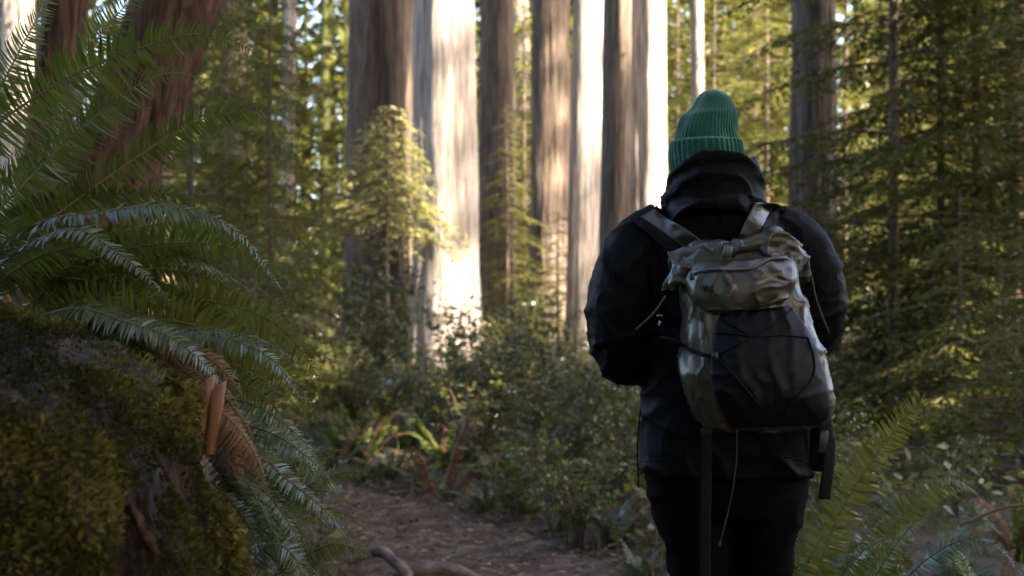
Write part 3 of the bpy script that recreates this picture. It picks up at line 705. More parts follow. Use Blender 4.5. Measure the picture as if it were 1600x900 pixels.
for px, Y, k, i, s in ((1350, 5.6, 'f', 3, .7), (1470, 5.2, 'f', 1, .7), (1560, 4.7, 'f', 0, .6), (1600, 6.4, 'f', 2, .6), (1000, 6.3, 'f', 3, .6), (960, 7.0, 'f', 1, .65), (1290, 6.6, 's', 1, .6), (1420, 7.0, 'f', 0, .55), (905, 7.1, 's', 1, .7), (980, 7.6, 's', 0, .8),
                        (520, 9.6, 'f', 1, .7), (470, 8.6, 'f', 0, .7), (450, 7.4, 'f', 2, .55), (725, 13.5, 's', 2, .62), (850, 14, 's', 2, .75), (800, 13, 's', 0, .7), (610, 9.3, 'f', 1, .6), (660, 9.0, 'f', 3, .6), (570, 9.9, 'f', 2, .6), (640, 10.4, 'f', 1, .7), (700, 8.6, 'f', 3, .55), (760, 8.2, 'f', 1, .5), (810, 7.9, 's', 1, .55), (690, 10.8, 's', 1, .7), (600, 11.5, 'f', 0, .75), (870, 7.5, 'f', 3, .5), (550, 10.8, 's', 0, .7), (740, 9.6, 's', 0, .7)):
    place(k, i, (px-800)/FPX*Y, Y, s)

# dead fern and twigs
dead = empty('dead_fern', tuple(W(690, 790, 8.2)), 'withered rust-brown fern leaning over the edge of the trail', 'fern')
for i, pts in enumerate(([(690,785,8.2),(712,700,8.2),(738,640,8.2),(755,600,8.25)], [(685,785,8.2),(660,720,8.2),(640,700,8.2),(620,730,8.2)], [(695,785,8.2),(740,730,8.2),(775,715,8.2),(800,745,8.2)])):
    lv, st = frond_geo([W(*q)-dead.location for q in pts], roll=(40, 60), pairs=40, maxlen=.05, seed=900+i, stations=3, curl=.8)
    f = obj('frond', mesh_np('frond', *lv), 'fern_dead', dead); obj('stalk', mesh_np('stalk', *st), 'stalk', f)
def stick(name, pts, rad, label, cat, m='twig', k=7):
    V, F = tube([W(*p) for p in pts], rad, k, n=26)
    V = V+np.array([[noise.noise(Vector(v)*9)*rad[0]*.5 for _ in range(1)]*3 for v in V.tolist()])
    return tag(obj(name, mesh_np(name, V, F), m), label, cat)
stick('fallen_twig', [(850,800,7.2),(885,768,7.2),(920,765,7.2),(950,790,7.2)], [.007,.004], 'arched grey twig at the foot of the shrubs left of the person', 'twig')
stick('fallen_twig', [(1500,820,4.9),(1550,800,4.9),(1590,790,4.9),(1640,792,4.9)], [.007,.006,.004], 'pale grey twig poking out at the right edge among ferns', 'twig')
stick('bare_twig', [(1262,880,3.6),(1285,830,3.6),(1282,810,3.6),(1258,780,3.6)], [.003,.002], 'thin bent pale stem beside the trouser leg', 'twig')
stick('tree_root', [(540,880,6.3),(585,862,6.3),(618,875,6.2),(640,905,6.1),(650,960,6.0)], [.02,.03,.024,.014], 'grey root curling across the left side of the trail', 'root', 'root', 12)
stick('tree_root', [(610,905,6.25),(650,890,6.2),(700,888,6.2),(735,900,6.15),(770,915,6.1)], [.012,.032,.03,.01], 'flat brown root crossing the bottom of the trail', 'root', 'root', 12)

# litter and grass
def litter():
    r = np.random.default_rng(33); n = 16000
    i = r.integers(60, 135, n); x = PC[i, 0]+r.normal(size=n)*.75; y = PC[i, 1]+r.normal(size=n)*.3
    P = np.stack([x, y, height(x, y)+.018+.012*r.random(n)], 1); a = r.uniform(0, 6.283, n)
    D = np.stack([np.cos(a), np.sin(a), r.normal(size=n)*.15], 1); tw = r.random(n) < .6
    lv = leaves(P, D, unit(np.array([0, 0, 1.])+r.normal(size=(n, 3))*.35), np.where(tw, r.uniform(.03, .14, n), r.uniform(.02, .05, n)), np.where(tw, .005, r.uniform(.012, .03, n)), r.random(n), 0)
    tag(obj('leaf_litter', mesh_np('leaf_litter', *lv), 'litter'), 'dry needles and brown leaf litter strewn over the trail', 'litter', kind='stuff')
    n = 9000
    y = r.uniform(2.4, 11, n); x = r.uniform(-.42, .42, n)*y; pd = path_dist(x, y); keep = (pd > .02) & (r.random(n) < np.exp(-pd*1.1)+.15)
    x, y = x[keep], y[keep]; n = len(x); h_ = r.uniform(.06, .2, n); a = r.uniform(0, 6.283, n)
    D = unit(np.stack([np.cos(a)*.6, np.sin(a)*.6, np.ones(n)], 1))
    lv = leaves(np.stack([x, y, height(x, y)-.01], 1), D, unit(np.stack([np.cos(a), np.sin(a), np.full(n, -.4)], 1)+1e-3), h_, np.full(n, .006), r.random(n), .4)
    tag(obj('grass', mesh_np('grass', *lv), 'grass'), 'thin grass and low growth along the trail edges', 'grass', kind='stuff')
    n = 16000; y = r.uniform(6, 26, n); x = r.uniform(-.42, .42, n)*y; keep = path_dist(x, y) > .15; x, y = x[keep], y[keep]; n = len(x)
    hh = r.uniform(.02, .35, n)
    lv = leaves(np.stack([x, y, height(x, y)+hh], 1), rdir(n, .4), unit(np.array([0, 0, 1.])+r.normal(size=(n, 3))*.5), r.uniform(.04, .11, n), r.uniform(.02, .06, n), r.random(n), .2)
    tag(obj('ground_cover', mesh_np('ground_cover', *lv), 'leaf'), 'low leafy ground cover under the ferns and shrubs', 'ground cover', kind='stuff')
litter()

# ------------------------------------------------------------------ tools for things lying on cloth
def cast(bv, px, py, lift=0.0):
    d = Vector(((px-800)/FPX, 1, (450-py)/FPX)).normalized()
    h = bv.ray_cast(Vector((0, 0, CAMZ)), d)
    if h[0] is None: return None
    return h[0]-d*lift
def patch(bv, rows, nu, nv, lift, thick, bulge=0.0, wrinkle=0.0, seed=0, fallback=3.2):
    """rows: list of ((xl,yl),(xr,yr)); draped on bv with its own thickness, as a closed slab"""
    Lr = catmull([(a[0], a[1], 0) for a, b in rows], nv); Rr = catmull([(b[0], b[1], 0) for a, b in rows], nv)
    P = np.empty((nv, nu, 3)); dep = np.full((nv, nu), np.nan)
    for i in range(nv):
        for j in range(nu):
            t = j/(nu-1); q = Lr[i]*(1-t)+Rr[i]*t; h = cast(bv, q[0], q[1])
            P[i, j] = (q[0], q[1], 0)
            if h: dep[i, j] = h.y
    md = np.nanmedian(dep) if np.isfinite(dep).any() else fallback
    dep = np.where(np.isfinite(dep), dep, md); dep = np.where(np.abs(dep-md) > .16, md+np.sign(dep-md)*.16, dep)
    for _ in range(4):
        pd = np.pad(dep, 1, mode='edge'); dep = (pd[:-2, 1:-1]+pd[2:, 1:-1]+pd[1:-1, :-2]+pd[1:-1, 2:]+2*dep)/6
    V = []
    for off in (0, 1):
        for i in range(nv):
            for j in range(nu):
                u, v = j/(nu-1), i/(nv-1)
                bl = bulge*(math.sin(math.pi*u)*math.sin(math.pi*v))**.6 if 0 < u < 1 and 0 < v < 1 else 0
                wv = wrinkle*max(0, ridge(Vector((P[i, j, 0]*.01, P[i, j, 1]*.01, seed)), 2.2, 3.2, 1, seed))**3 if wrinkle else 0
                Y = dep[i, j]-lift-((thick+bl+wv) if off == 0 else 0)
                V.append(tuple(W(P[i, j, 0], P[i, j, 1], Y)))
    n = nu*nv; F = []
    for i in range(nv-1):
        for j in range(nu-1):
            a = i*nu+j; F.append((a, a+nu, a+nu+1, a+1)); F.append((n+a, n+a+1, n+a+nu+1, n+a+nu))
    bd = [j for j in range(nu)]+[i*nu+nu-1 for i in range(1, nv)]+[(nv-1)*nu+j for j in range(nu-2, -1, -1)]+[i*nu for i in range(nv-2, 0, -1)]
    for a, b in zip(bd, bd[1:]+bd[:1]): F.append((a, b, n+b, n+a))
    return mesh_np('patch', V, F)
def cord(bv, pts, rad, lift, k=6, n=30, fallback=3.15):
    C = []; last = fallback
    for px, py in catmull([(a, b, 0) for a, b in pts], n)[:, :2]:
        h = cast(bv, px, py); Y = h.y if h and abs(h.y-last) < .12 else last; last = Y
        C.append(W(px, py, Y-lift))
    C = [C[0]]+[(C[i-1]+C[i]*2+C[i+1])/4 for i in range(1, len(C)-1)]+[C[-1]]
    return tube(C, rad, k)

# ------------------------------------------------------------------ mossy stump
def stump():
    base = Vector((-1.0, 2.08, 0)); e = empty('mossy_stump', tuple(base), 'moss-covered rotting stump with bare grey wood on top at the lower left', 'stump')
    k, n = 190, 110; V = np.empty((n, k, 3)); cap = 40
    for i in range(n):
        for j in range(k):
            a = 2*math.pi*j/k; c, s = math.cos(a), math.sin(a)
            z, q = (1.2*i/(n-cap-1), 1.0) if i < n-cap else (1.2, 1-(i-(n-cap)+1)/cap)
            r = np.interp(z, [0, .5, .885, 1.0, 1.1, 1.17, 1.2], [.85, .68, .585, .56, .525, .49, .45])
            fl = abs(noise.noise(Vector((c*3.4, s*3.4, z*.25+4))))
            r -= .17*math.exp(-(fl/.10)**2)*smooth(1.14, .95, z)+.03*math.exp(-(fl/.2)**2)
            r += .030*noise.noise(Vector((c*r*6, s*r*6, z*5)))+.035*noise.noise(Vector((c*r*11+7, s*r*11, z*9)))+.016*noise.noise(Vector((c*r*17, s*r*17, z*14)))
            x, y = c*r*q, s*r*q
            t = smooth(.7, 1.2, z)
            zz = z+t*(.045-.36*min(max(x-.18, -.15), .4)+.05*noise.noise(Vector((x*3, y*3, 2)))+.022*noise.noise(Vector((x*9, y*9, 7)))+.022*noise.noise(Vector((x*25, y*25, 7))))
            V[i, j] = (x, y, zz)
    i = np.arange(n-1)[:, None]*k; j = np.arange(k)[None]; j2 = (j+1) % k
    F = np.stack([i+j, i+j2, i+k+j2, i+k+j], -1).reshape(-1, 4)
    me = mesh_np('wood', V.reshape(-1, 3), F)
    obj('wood', me, 'stump', e)
    r = np.random.default_rng(77)
    no = np.empty(len(me.vertices)*3, np.float32); me.vertices.foreach_get('normal', no); no = no.reshape(-1, 3)
    co = V.reshape(-1, 3)
    bv = BVHTree.FromPolygons([tuple(p+np.array(base)) for p in co], [tuple(f) for f in F.tolist()])
    fc = F[r.integers(0, len(F), 1100000)]
    fa = np.linalg.norm(np.cross(co[fc[:, 1]]-co[fc[:, 0]], co[fc[:, 3]]-co[fc[:, 0]]), axis=1)
    c0 = co[fc[:, 0]]
    keep = (r.random(len(fc)) < fa/.00032) & (c0[:, 0] > -.05) & (c0[:, 1] < .3) & (c0[:, 2] > .45)
    fc = fc[keep]; u, v = r.random((2, len(fc), 1))
    P = co[fc[:, 0]]*(1-u)*(1-v)+co[fc[:, 1]]*u*(1-v)+co[fc[:, 2]]*u*v+co[fc[:, 3]]*(1-u)*v; Nn = no[fc[:, 0]]
    big = np.array([noise.noise(Vector(p)*5)+.5*noise.noise(Vector(p)*13) for p in P.tolist()])
    px = 800+FPX*(P[:, 0]+base.x)/(P[:, 1]+base.y); py = 450-FPX*(P[:, 2]-CAMZ)/(P[:, 1]+base.y)
    lo = np.interp(px, [80, 110, 180, 240, 300], [560, 572, 592, 620, 640]); hi = np.interp(px, [80, 180, 250, 300], [535, 540, 570, 600])
    bare = (px > 90) & (px < 300) & (py > hi-6) & (py < lo+8*big) & (Nn[:, 2] > .3)
    ok = (big+.6*Nn[:, 2] > -.26) & ~(bare & (r.random(len(P)) < .86))
    P, Nn, big = P[ok][:210000], Nn[ok][:210000], big[ok][:210000]; m = len(P)
    D = unit(Nn*.8+r.normal(size=(m, 3))*.6+np.array([0, 0, .1]))
    cl = np.clip(big+.2, 0, 1)
    ln = r.uniform(.004, .0095, m)*(1+1.1*cl); P = P+Nn*(cl*.03*r.random(m))[:, None]
    lv = leaves(P-Nn*.002, D, unit(r.normal(size=(m, 3))), ln, ln*.36, np.clip(.38+.7*big+r.normal(size=m)*.16, 0, 1), .2)
    ms = obj('moss', mesh_np('moss', *lv), 'moss', e); ms['kind'] = 'stuff'
    sl = patch(bv, [((95,548),(112,570)), ((140,546),(150,574)), ((190,553),(188,586)), ((250,582),(240,612)), ((288,608),(284,626))], 14, 50, -.004, .0045, wrinkle=.008, seed=4, fallback=1.9)
    sl.transform(Matrix.Translation(-base))
    obj('bare_slab', sl, 'bare_wood', e)['label'] = 'bare grey weathered wood'
    for pts in ([(105,740),(135,775),(130,810),(140,890)], [(110,750),(150,762),(180,775)], [(205,790),(225,830),(250,872)]):
        C = []
        for px, py in catmull([(a, b, 0) for a, b in pts], 24)[:, :2]:
            h = cast(bv, px, py, .004)
            if h: C.append(h-base)
        if len(C) > 3:
            V3, F3 = tube(C, [.004, .008, .005, .007, .003], 8, flat=.6)
            V3 += np.array([[noise.noise(Vector(v)*70)*.006, noise.noise(Vector(v)*70+Vector((9, 0, 0)))*.004, 0] for v in V3.tolist()])
            obj('bark_strip', mesh_np('bark_strip', V3, F3), 'litter_wood', e)
    return e
stump()
def splinter():
    o = W(330, 690, 2.27); e = empty('broken_wood', tuple(o), 'orange split redwood stub standing up between fern fronds', 'wood')
    for i, (x0, x1, y0, y1) in enumerate(((298, 314, 710, 592), (315, 331, 710, 602))):
        a, b = W(x0, y0, 2.27)-o, W(x1, y0, 2.27)-o; s = Vector((.012, 0, 0)); hgt = (y0-y1)/FPX*2.27
        V = []
        for zz, j in ((0, 0), (.7, .3), (1, 1)):
            for q, (dx, dy) in enumerate(((a.x, 0), (b.x, 0), (b.x, .03), (a.x, .03))):
                V.append((dx+.018*zz, dy, a.z+hgt*zz+(.006*((q*7+i*3) % 3-1) if zz == 1 else 0)))
        F = [(b_+q, b_+(q+1) % 4, b_+4+(q+1) % 4, b_+4+q) for b_ in (0, 4) for q in range(4)]+[(8, 9, 10, 11), (3, 2, 1, 0)]
        obj('splinter', mesh_np('splinter', V, F, smooth=False), 'split_wood', e)
splinter()

# ------------------------------------------------------------------ person
PY = 3.4
PS = FPX/PY
def X_(px, Y=PY): return (px-800)/FPX*Y
def Z_(py, Y=PY): return CAMZ+(450-py)/FPX*Y
ORG = Vector((X_(1132), PY, 0))
person = empty('person', tuple(ORG), 'person seen from behind in green beanie, black jacket and trousers, standing on the trail', 'person')
def ring_px(py, xl, xr, b, dy=0.0, Y=PY):
    return ((X_(xl, Y)+X_(xr, Y))/2, Y+dy, Z_(py, Y), (X_(xr, Y)-X_(xl, Y))/2, b)
def local(me, o=ORG):
    me.transform(Matrix.Translation(-o)); return me
def build_person():
    c = X_(1110)
    # body: one continuous skin (head, neck, torso, limbs, hands)
    hz = 1.62
    parts = [rings([(c, PY+.03, 1.475, .05, .055), (c, PY+.02, 1.53, .053, .058), (c, PY+.03, 1.56, .058, .08), (c, PY+.03, 1.60, .066, .088), (c, PY+.025, 1.65, .066, .082), (c, PY+.02, 1.70, .052, .06), (c, PY+.02, 1.722, .03, .035)], 28),
             tube([(c, PY+.105, 1.65), (c, PY+.132, 1.62), (c, PY+.11, 1.605)], [.008, .016, .01], 8),          # nose
             tube([(c-.066, PY+.03, 1.63), (c-.074, PY+.022, 1.61), (c-.064, PY+.03, 1.585)], [.01, .014, .009], 8, flat=.6),
             tube([(c+.066, PY+.03, 1.63), (c+.074, PY+.022, 1.61), (c+.064, PY+.03, 1.585)], [.01, .014, .009], 8, flat=.6),
             tube([(c-.022, PY+.118, 1.583), (c+.022, PY+.118, 1.583)], [.006, .009, .006], 8),                 # mouth
             rings([(X_(1136), PY, .86, .14, .09), (X_(1130), PY, 1.1, .14, .09), (c, PY, 1.35, .17, .1), (c, PY, 1.45, .13, .08), (c, PY, 1.5, .06, .06)], 28)]
    for sx, pl in ((-1, [(1010, 385, 3.4), (978, 520, 3.42)]), (1, [(1232, 375, 3.4), (1278, 500, 3.42)])):
        sh, el = W(*pl[0]), W(*pl[1]); wr = Vector((c+sx*.12, PY+.27, 1.22)); hd = Vector((c+sx*.085, PY+.30, 1.27))
        parts += [tube([sh, el], [.05, .04], 14), tube([el, wr], [.04, .026], 14), tube([wr, (wr+hd)/2, hd], [.024, .036, .034], 12, flat=.55)]
        for f in range(4):
            b0 = hd+Vector((0, -.026+f*.017, .012)); l = (.03, .036, .034, .026)[f]
            parts.append(tube([hd, b0, b0+Vector((-sx*.02, .002, l*.8)), b0+Vector((-sx*.045, 0, l*.55)), b0+Vector((-sx*.05, 0, l*.05))], [.009, .0088, .008, .0075, .006], 8))
        parts.append(tube([(wr+hd)/2, hd+Vector((-sx*.012, -.035, -.01)), hd+Vector((-sx*.04, -.035, .018))], [.012, .011, .008], 8))
        parts.append(tube([(X_(1136+sx*52), PY, .84), (X_(1142+sx*50), PY, .5), (X_(1142+sx*50), PY-.01, .09)], [.06, .045, .035], 14))
    obj('body', local(remesh(parts, .006, 2)), 'skin', person)
    for sx in (-1, 1):
        V, F = rings([(c+sx*.03, PY+.112, 1.645-.011, .004, .004), (c+sx*.03, PY+.112, 1.645, .011, .008), (c+sx*.03, PY+.112, 1.645+.011, .004, .004)], 12)
        obj('eye', local(mesh_np('eye', V, F)), 'hair', person)
    V, F = rings([(c, PY+.005, 1.535, .055, .06), (c, PY-.002, 1.56, .068, .072), (c, PY, 1.60, .074, .08), (c, PY+.005, 1.63, .07, .075)], 30, n=10)
    obj('hair', local(mesh_np('hair', V, F)), 'hair', person)
    # trousers
    tp = [rings([ring_px(720, 1008, 1266, .13), ring_px(770, 1012, 1262, .135), ring_px(800, 1020, 1256, .13)], 36)]
    for rows in ([(790, 1016, 1140, .11), (850, 1040, 1142, .10), (900, 1047, 1138, .09), (1000, 1052, 1132, .08), (1150, 1058, 1125, .075), (1240, 1058, 1128, .07)],
                 [(790, 1130, 1258, .11), (850, 1144, 1240, .10), (900, 1148, 1233, .09), (1000, 1155, 1230, .08), (1150, 1160, 1228, .075), (1240, 1158, 1230, .07)]):
        tp.append(rings([ring_px(*q) for q in rows], 30, n=24))
    me = remesh(tp, .01, 3)
    displace(me, lambda p: (ridge(p, 7, 7, 16, 3)**3)*.007)
    obj('trousers', local(me), 'trousers', person)
    for cx in (1093, 1194):
        x = X_(cx); V, F = tube([(x, PY-.10, .05), (x, PY-.02, .06), (x, PY+.10, .05), (x, PY+.19, .035)], [.035, .05, .048, .03], 14, n=14)
        V[:, 2] = np.maximum(V[:, 2], .004)
        a = tube([(x, PY-.03, .05), (x, PY-.035, .19)], [.05, .052], 14, n=8)
        bm = remesh([(V, F), a], .008, 2); obj('boot', local(bm), 'boot', person)
    # jacket with hood
    T = [ring_px(738, 1000, 1270, .150), ring_px(700, 1000, 1276, .152), ring_px(640, 1002, 1280, .150), ring_px(580, 1004, 1278, .145), ring_px(500, 1000, 1272, .142),
         ring_px(430, 998, 1262, .140), ring_px(385, 1003, 1252, .132), ring_px(358, 1012, 1240, .120), ring_px(338, 1030, 1218, .10), ring_px(322, 1045, 1195, .085)]
    jp = [rings(T, 48, n=40, expo=2.4)]
    jp.append(tube([W(1040, 366, 3.4), W(1004, 385, 3.4), W(985, 440, 3.39), W(977, 500, 3.39), W(985, 545, 3.43), W(1005, 545, 3.56), W(1045, 520, 3.72)], [.078, .088, .092, .088, .080, .072, .05], 26, n=36))
    jp.append(tube([W(1205, 362, 3.4), W(1236, 378, 3.4), W(1262, 430, 3.39), W(1268, 485, 3.39), W(1262, 508, 3.44), W(1240, 510, 3.56), W(1200, 510, 3.72)], [.072, .085, .086, .082, .074, .07, .05], 26, n=36))
    # hood: soft folded mass behind the neck, built of overlapping rolls
    hd = [ring_px(392, 1062, 1178, .05, -.10), ring_px(365, 1046, 1192, .085, -.085), ring_px(335, 1034, 1192, .115, -.06), ring_px(305, 1039, 1189, .125, -.045), ring_px(280, 1046, 1187, .125, -.04), ring_px(262, 1054, 1183, .118, -.035), ring_px(251, 1066, 1176, .105, -.03)]
    jp.append(rings(hd, 44, n=26, expo=2.2))
    def arc(pts, rad): jp.append(tube([W(*q) for q in pts], rad, 14, n=28))
    arc([(1043,300,3.42),(1052,272,3.33),(1085,252,3.27),(1125,246,3.25),(1163,252,3.27),(1182,275,3.33),(1186,305,3.42)], [.010,.014,.015,.016,.015,.014,.010])
    arc([(1038,318,3.40),(1056,292,3.30),(1095,274,3.25),(1135,272,3.24),(1170,288,3.27),(1187,318,3.36)], [.010,.013,.014,.014,.013,.010])
    arc([(1035,330,3.40),(1070,325,3.26),(1115,318,3.22),(1155,322,3.23),(1184,335,3.32)], [.010,.014,.018,.018,.010])
    me = remesh(jp, .006, 3)
    el1, el2 = W(985, 545, 3.42), W(1262, 505, 3.42)
    def wr(p):
        q = Vector((p.x+.05*noise.noise(p*4), p.y, p.z+.05*noise.noise(p*4+Vector((5, 5, 5)))))
        near = math.exp(-min((p-el1).length, (p-el2).length)**2/.02)
        f = max(0, ridge(q, 6, 6, 9, 2))**5*.007+max(0, ridge(q, 13, 10, 22, 7))**5*.005*(.3+near)
        if p.z > 1.40 and abs(p.x-X_(1112)) < .14:
            f += max(0, ridge(q, 5, 5, 17, 11))**4*.010
        q1 = Vector(((p.x*.9+p.z*.4+.03*noise.noise(p*5))*15, p.y*5, p.z*3.2))
        f += max(0, 1-abs(noise.noise(q1))*5)**2*.006*smooth(1.45, 1.36, p.z)
        q2 = Vector((p.x*4, p.y*5, (p.z-p.x*.5+.02*noise.noise(p*6))*26))
        f += max(0, 1-abs(noise.noise(q2))*4.5)**2*.006*near
        if p.z < 1.0: f += .002*math.sin(p.x*38+4*noise.noise(p*6))
        return f-.004+.002*noise.noise(p*30)
    displace(me, wr)
    me.calc_loop_triangles()
    bv = BVHTree.FromPolygons([v.co.copy() for v in me.vertices], [tuple(p.vertices) for p in me.polygons])
    jk = obj('jacket', local(me), 'jacket', person)
    # beanie
    rows = [(258, 1049, 1162), (240, 1049, 1161), (226, 1050, 1158), (214, 1053, 1155), (200, 1057, 1154), (188, 1062, 1153), (178, 1067, 1152), (170, 1079, 1149), (160, 1087, 1145), (151, 1092, 1140), (145, 1097, 1134), (141, 1102, 1127), (138.5, 1109, 1119)]
    RR = np.array([ring_px(a, l, r_, (r_-l)/2/PS*1.16, .02) for a, l, r_ in rows])
    def knit(RR, n, k, nr, amp, off):
        u = np.linspace(0, 1, n); s = np.linspace(0, 1, len(RR)); RR = np.stack([np.interp(u, s, RR[:, q]) for q in range(5)], 1)
        th = np.arange(k)*2*math.pi/k; V = np.empty((n, k, 3))
        for i in range(n):
            cx, cy, z, a, b = RR[i]
            wob = np.array([noise.noise(Vector((math.cos(t)*3, math.sin(t)*3, z*25))) for t in th])
            rb = 1+amp*np.cos(nr*th+1.3*wob)*min(1, a/.06)*(1+.7*wob)
            sag = np.array([noise.noise(Vector((math.cos(t)*1.6, math.sin(t)*1.6, z*14)))*.008 for t in th])
            V[i, :, 0] = cx+np.cos(th)*((a+off)*rb+sag); V[i, :, 1] = cy+np.sin(th)*((b+off)*rb+sag); V[i, :, 2] = z+(V[i, :, 0]-cx)*.13*(1-i/n)
        i = np.arange(n-1)[:, None]*k; j = np.arange(k)[None]; j2 = (j+1) % k
        return mesh_np('knit', V.reshape(-1, 3), np.stack([i+j, i+j2, i+k+j2, i+k+j], -1).reshape(-1, 4))
    be = obj('beanie', local(knit(RR, 60, 288, 48, .016, -.001)), 'knit', person); be['label'] = 'green ribbed knit beanie'
    cf = np.array([ring_px(a, l, r_, (r_-l)/2/PS*1.16, .02) for a, l, r_ in [(263, 1054, 1158), (260, 1049, 1162), (250, 1048, 1163), (232, 1048, 1161), (221, 1050, 1159), (218, 1055, 1154)]])
    obj('cuff', local(knit(cf, 26, 288, 40, .02, .004)), 'knit', be)
    return bv
JBV = build_person()

# ------------------------------------------------------------------ backpack
def build_pack():
    O = Vector((X_(1180, 3.2), 3.2, Z_(530, 3.2)))
    e = empty('backpack', tuple(O), 'khaki roll-top backpack with dark mesh pocket worn on the back of the person', 'backpack')
    YC = 3.205
    rows = [(378, 1078, 1232, .045), (392, 1068, 1242, .066), (420, 1063, 1247, .08), (450, 1063, 1249, .09), (500, 1066, 1266, .10), (550, 1063, 1284, .11), (582, 1060, 1293, .115), (620, 1073, 1301, .115), (648, 1087, 1299, .10), (664, 1096, 1290, .08), (672, 1110, 1270, .05)]
    body = rings([ring_px(a, l, r_, b, 0, YC) for a, l, r_, b in rows], 64, n=56, expo=3.0, yaw=math.radians(6))
    me = remesh([body], .006, 3)
    def wr(p):
        q = Vector((p.x+.03*noise.noise(p*9), p.y, p.z+.03*noise.noise(p*9+Vector((3, 3, 3)))))
        return max(0, ridge(q, 14, 14, 5, 1))**6*.008+max(0, ridge(q, 22, 22, 18, 5))**6*.004-.003
    displace(me, wr)
    bv = BVHTree.FromPolygons([v.co.copy() for v in me.vertices], [tuple(p.vertices) for p in me.polygons])
    loc = lambda m_: local(m_, O)
    obj('pack_body', loc(me), 'nylon', e)
    # roll top with floppy ends
    rt = [tube([W(*q) for q in ((1052,425,3.22),(1056,402,3.2),(1085,394,3.17),(1135,392,3.15),(1180,380,3.15),(1212,374,3.17),(1238,388,3.2),(1256,415,3.23))], [.014,.019,.021,.021,.024,.026,.022,.012], 20, n=44),
          tube([W(*q) for q in ((1036,452,3.2),(1052,438,3.18),(1075,424,3.16),(1100,412,3.15))], [.012,.022,.022,.014], 16, n=20),
          tube([W(*q) for q in ((1060,400,3.22),(1085,392,3.21),(1120,388,3.21))], [.016,.022,.016], 16, n=16)]
    def sheet(rows, th, nu=16, nv=20):
        Lr = catmull([W(*a) for a, b in rows], nv); Rr = catmull([W(*b) for a, b in rows], nv)
        t = np.linspace(0, 1, nu)[None, :, None]; P = Lr[:, None]*(1-t)+Rr[:, None]*t
        P[..., 1] += np.array([[noise.noise(Vector((i*.23, j*.3, th*900)))*.012 for j in range(nu)] for i in range(nv)])
        Q = P+np.array([0, th, 0]); n = nu*nv; V = np.concatenate([P.reshape(-1, 3), Q.reshape(-1, 3)]); F = []
        for i in range(nv-1):
            for j in range(nu-1):
                a = i*nu+j; F += [(a, a+nu, a+nu+1, a+1), (n+a, n+a+1, n+a+nu+1, n+a+nu)]
        bd = [j for j in range(nu)]+[i*nu+nu-1 for i in range(1, nv)]+[(nv-1)*nu+j for j in range(nu-2, -1, -1)]+[i*nu for i in range(nv-2, 0, -1)]
        F += [(a, b, n+b, n+a) for a, b in zip(bd, bd[1:]+bd[:1])]
        return V, np.array(F)
    rt.append(sheet([((1176,380,3.13),(1228,362,3.17)), ((1195,396,3.12),(1250,384,3.18)), ((1218,410,3.13),(1267,410,3.2)), ((1240,428,3.17),(1260,440,3.21))], .014))
    rt.append(sheet([((1050,396,3.18),(1090,389,3.16)), ((1047,418,3.17),(1092,412,3.14)), ((1033,448,3.17),(1080,434,3.14)), ((1034,460,3.17),(1070,448,3.15))], .014))
    tm = remesh(rt, .0045, 1)
    displace(tm, lambda p: max(0, ridge(p, 16, 16, 20, 4))**5*.010+noise.noise(p*16)*.004-.004)
    obj('roll_top', loc(tm), 'nylon', e)
    tbv = BVHTree.FromPolygons([v.co+O for v in tm.vertices], [tuple(p.vertices) for p in tm.polygons])
    # upper zip pocket
    up = patch(bv, [((1090,410),(1228,398)), ((1074,430),(1243,414)), ((1072,455),(1245,436)), ((1090,478),(1236,460)), ((1118,492),(1224,474))], 60, 44, .004, .006, bulge=.034, wrinkle=.008, seed=3)
    obj('zip_pocket', loc(up), 'nylon', e)
    ubv = BVHTree.FromPolygons([v.co+O for v in up.vertices], [tuple(p.vertices) for p in up.polygons])
    V, F = cord(ubv, [(1083,427),(1110,421),(1150,421),(1178,418),(1200,405),(1228,403)], .0045, .003)
    obj('zip', loc(mesh_np('zip', V, F)), 'zip', e)
    # dark mesh front pocket
    mp = patch(bv, [((1128,488),(1234,478)), ((1119,505),(1252,500)), ((1114,535),(1269,525)), ((1110,565),(1282,560)), ((1111,595),(1291,590)), ((1120,625),(1296,620)), ((1132,652),(1296,646)), ((1142,669),(1284,665))], 56, 60, .003, .005, bulge=.030, wrinkle=.003, seed=9)
    obj('mesh_pocket', loc(mp), 'mesh', e)
    mbv = BVHTree.FromPolygons([v.co+O for v in mp.vertices], [tuple(p.vertices) for p in mp.polygons])
    for pts in ([(1118,520),(1150,522),(1180,526),(1225,524),(1262,527)], [(1117,556),(1145,542),(1175,526)], [(1117,556),(1150,590),(1192,640)], [(1262,527),(1272,560),(1270,590),(1245,620),(1225,645)], [(1175,526),(1205,510),(1238,482)], [(1130,500),(1150,512),(1175,526)]):
        V, F = cord(mbv, pts, .0022, .002); obj('bungee_cord', loc(mesh_np('bungee_cord', V, F)), 'black', e)
    # side compression strap, buckles
    V, F = cord(bv, [(1030,528),(1050,531),(1075,545),(1100,555),(1117,556)], .005, .004); obj('side_strap', loc(mesh_np('side_strap', V, F)), 'black', e)
    def block(name, px, py, Y, w_, h_, d_, m, tilt=0):
        p = W(px, py, Y)-O
        V, F = rings([(0, 0, -h_/2, w_*.4, d_*.4), (0, 0, -h_*.4, w_/2, d_/2), (0, 0, h_*.4, w_/2, d_/2), (0, 0, h_/2, w_*.4, d_*.4)], 16, expo=5)
        me = mesh_np(name, V, F); me.transform(Matrix.Translation(p) @ Matrix.Rotation(tilt, 4, 'Y')); return obj(name, me, m, e)
    block('top_buckle', 1137, 393, 3.105, .020, .026, .012, 'zip', .2)
    block('strap_slider', 1137, 386, 3.115, .026, .010, .012, 'plastic', .2)
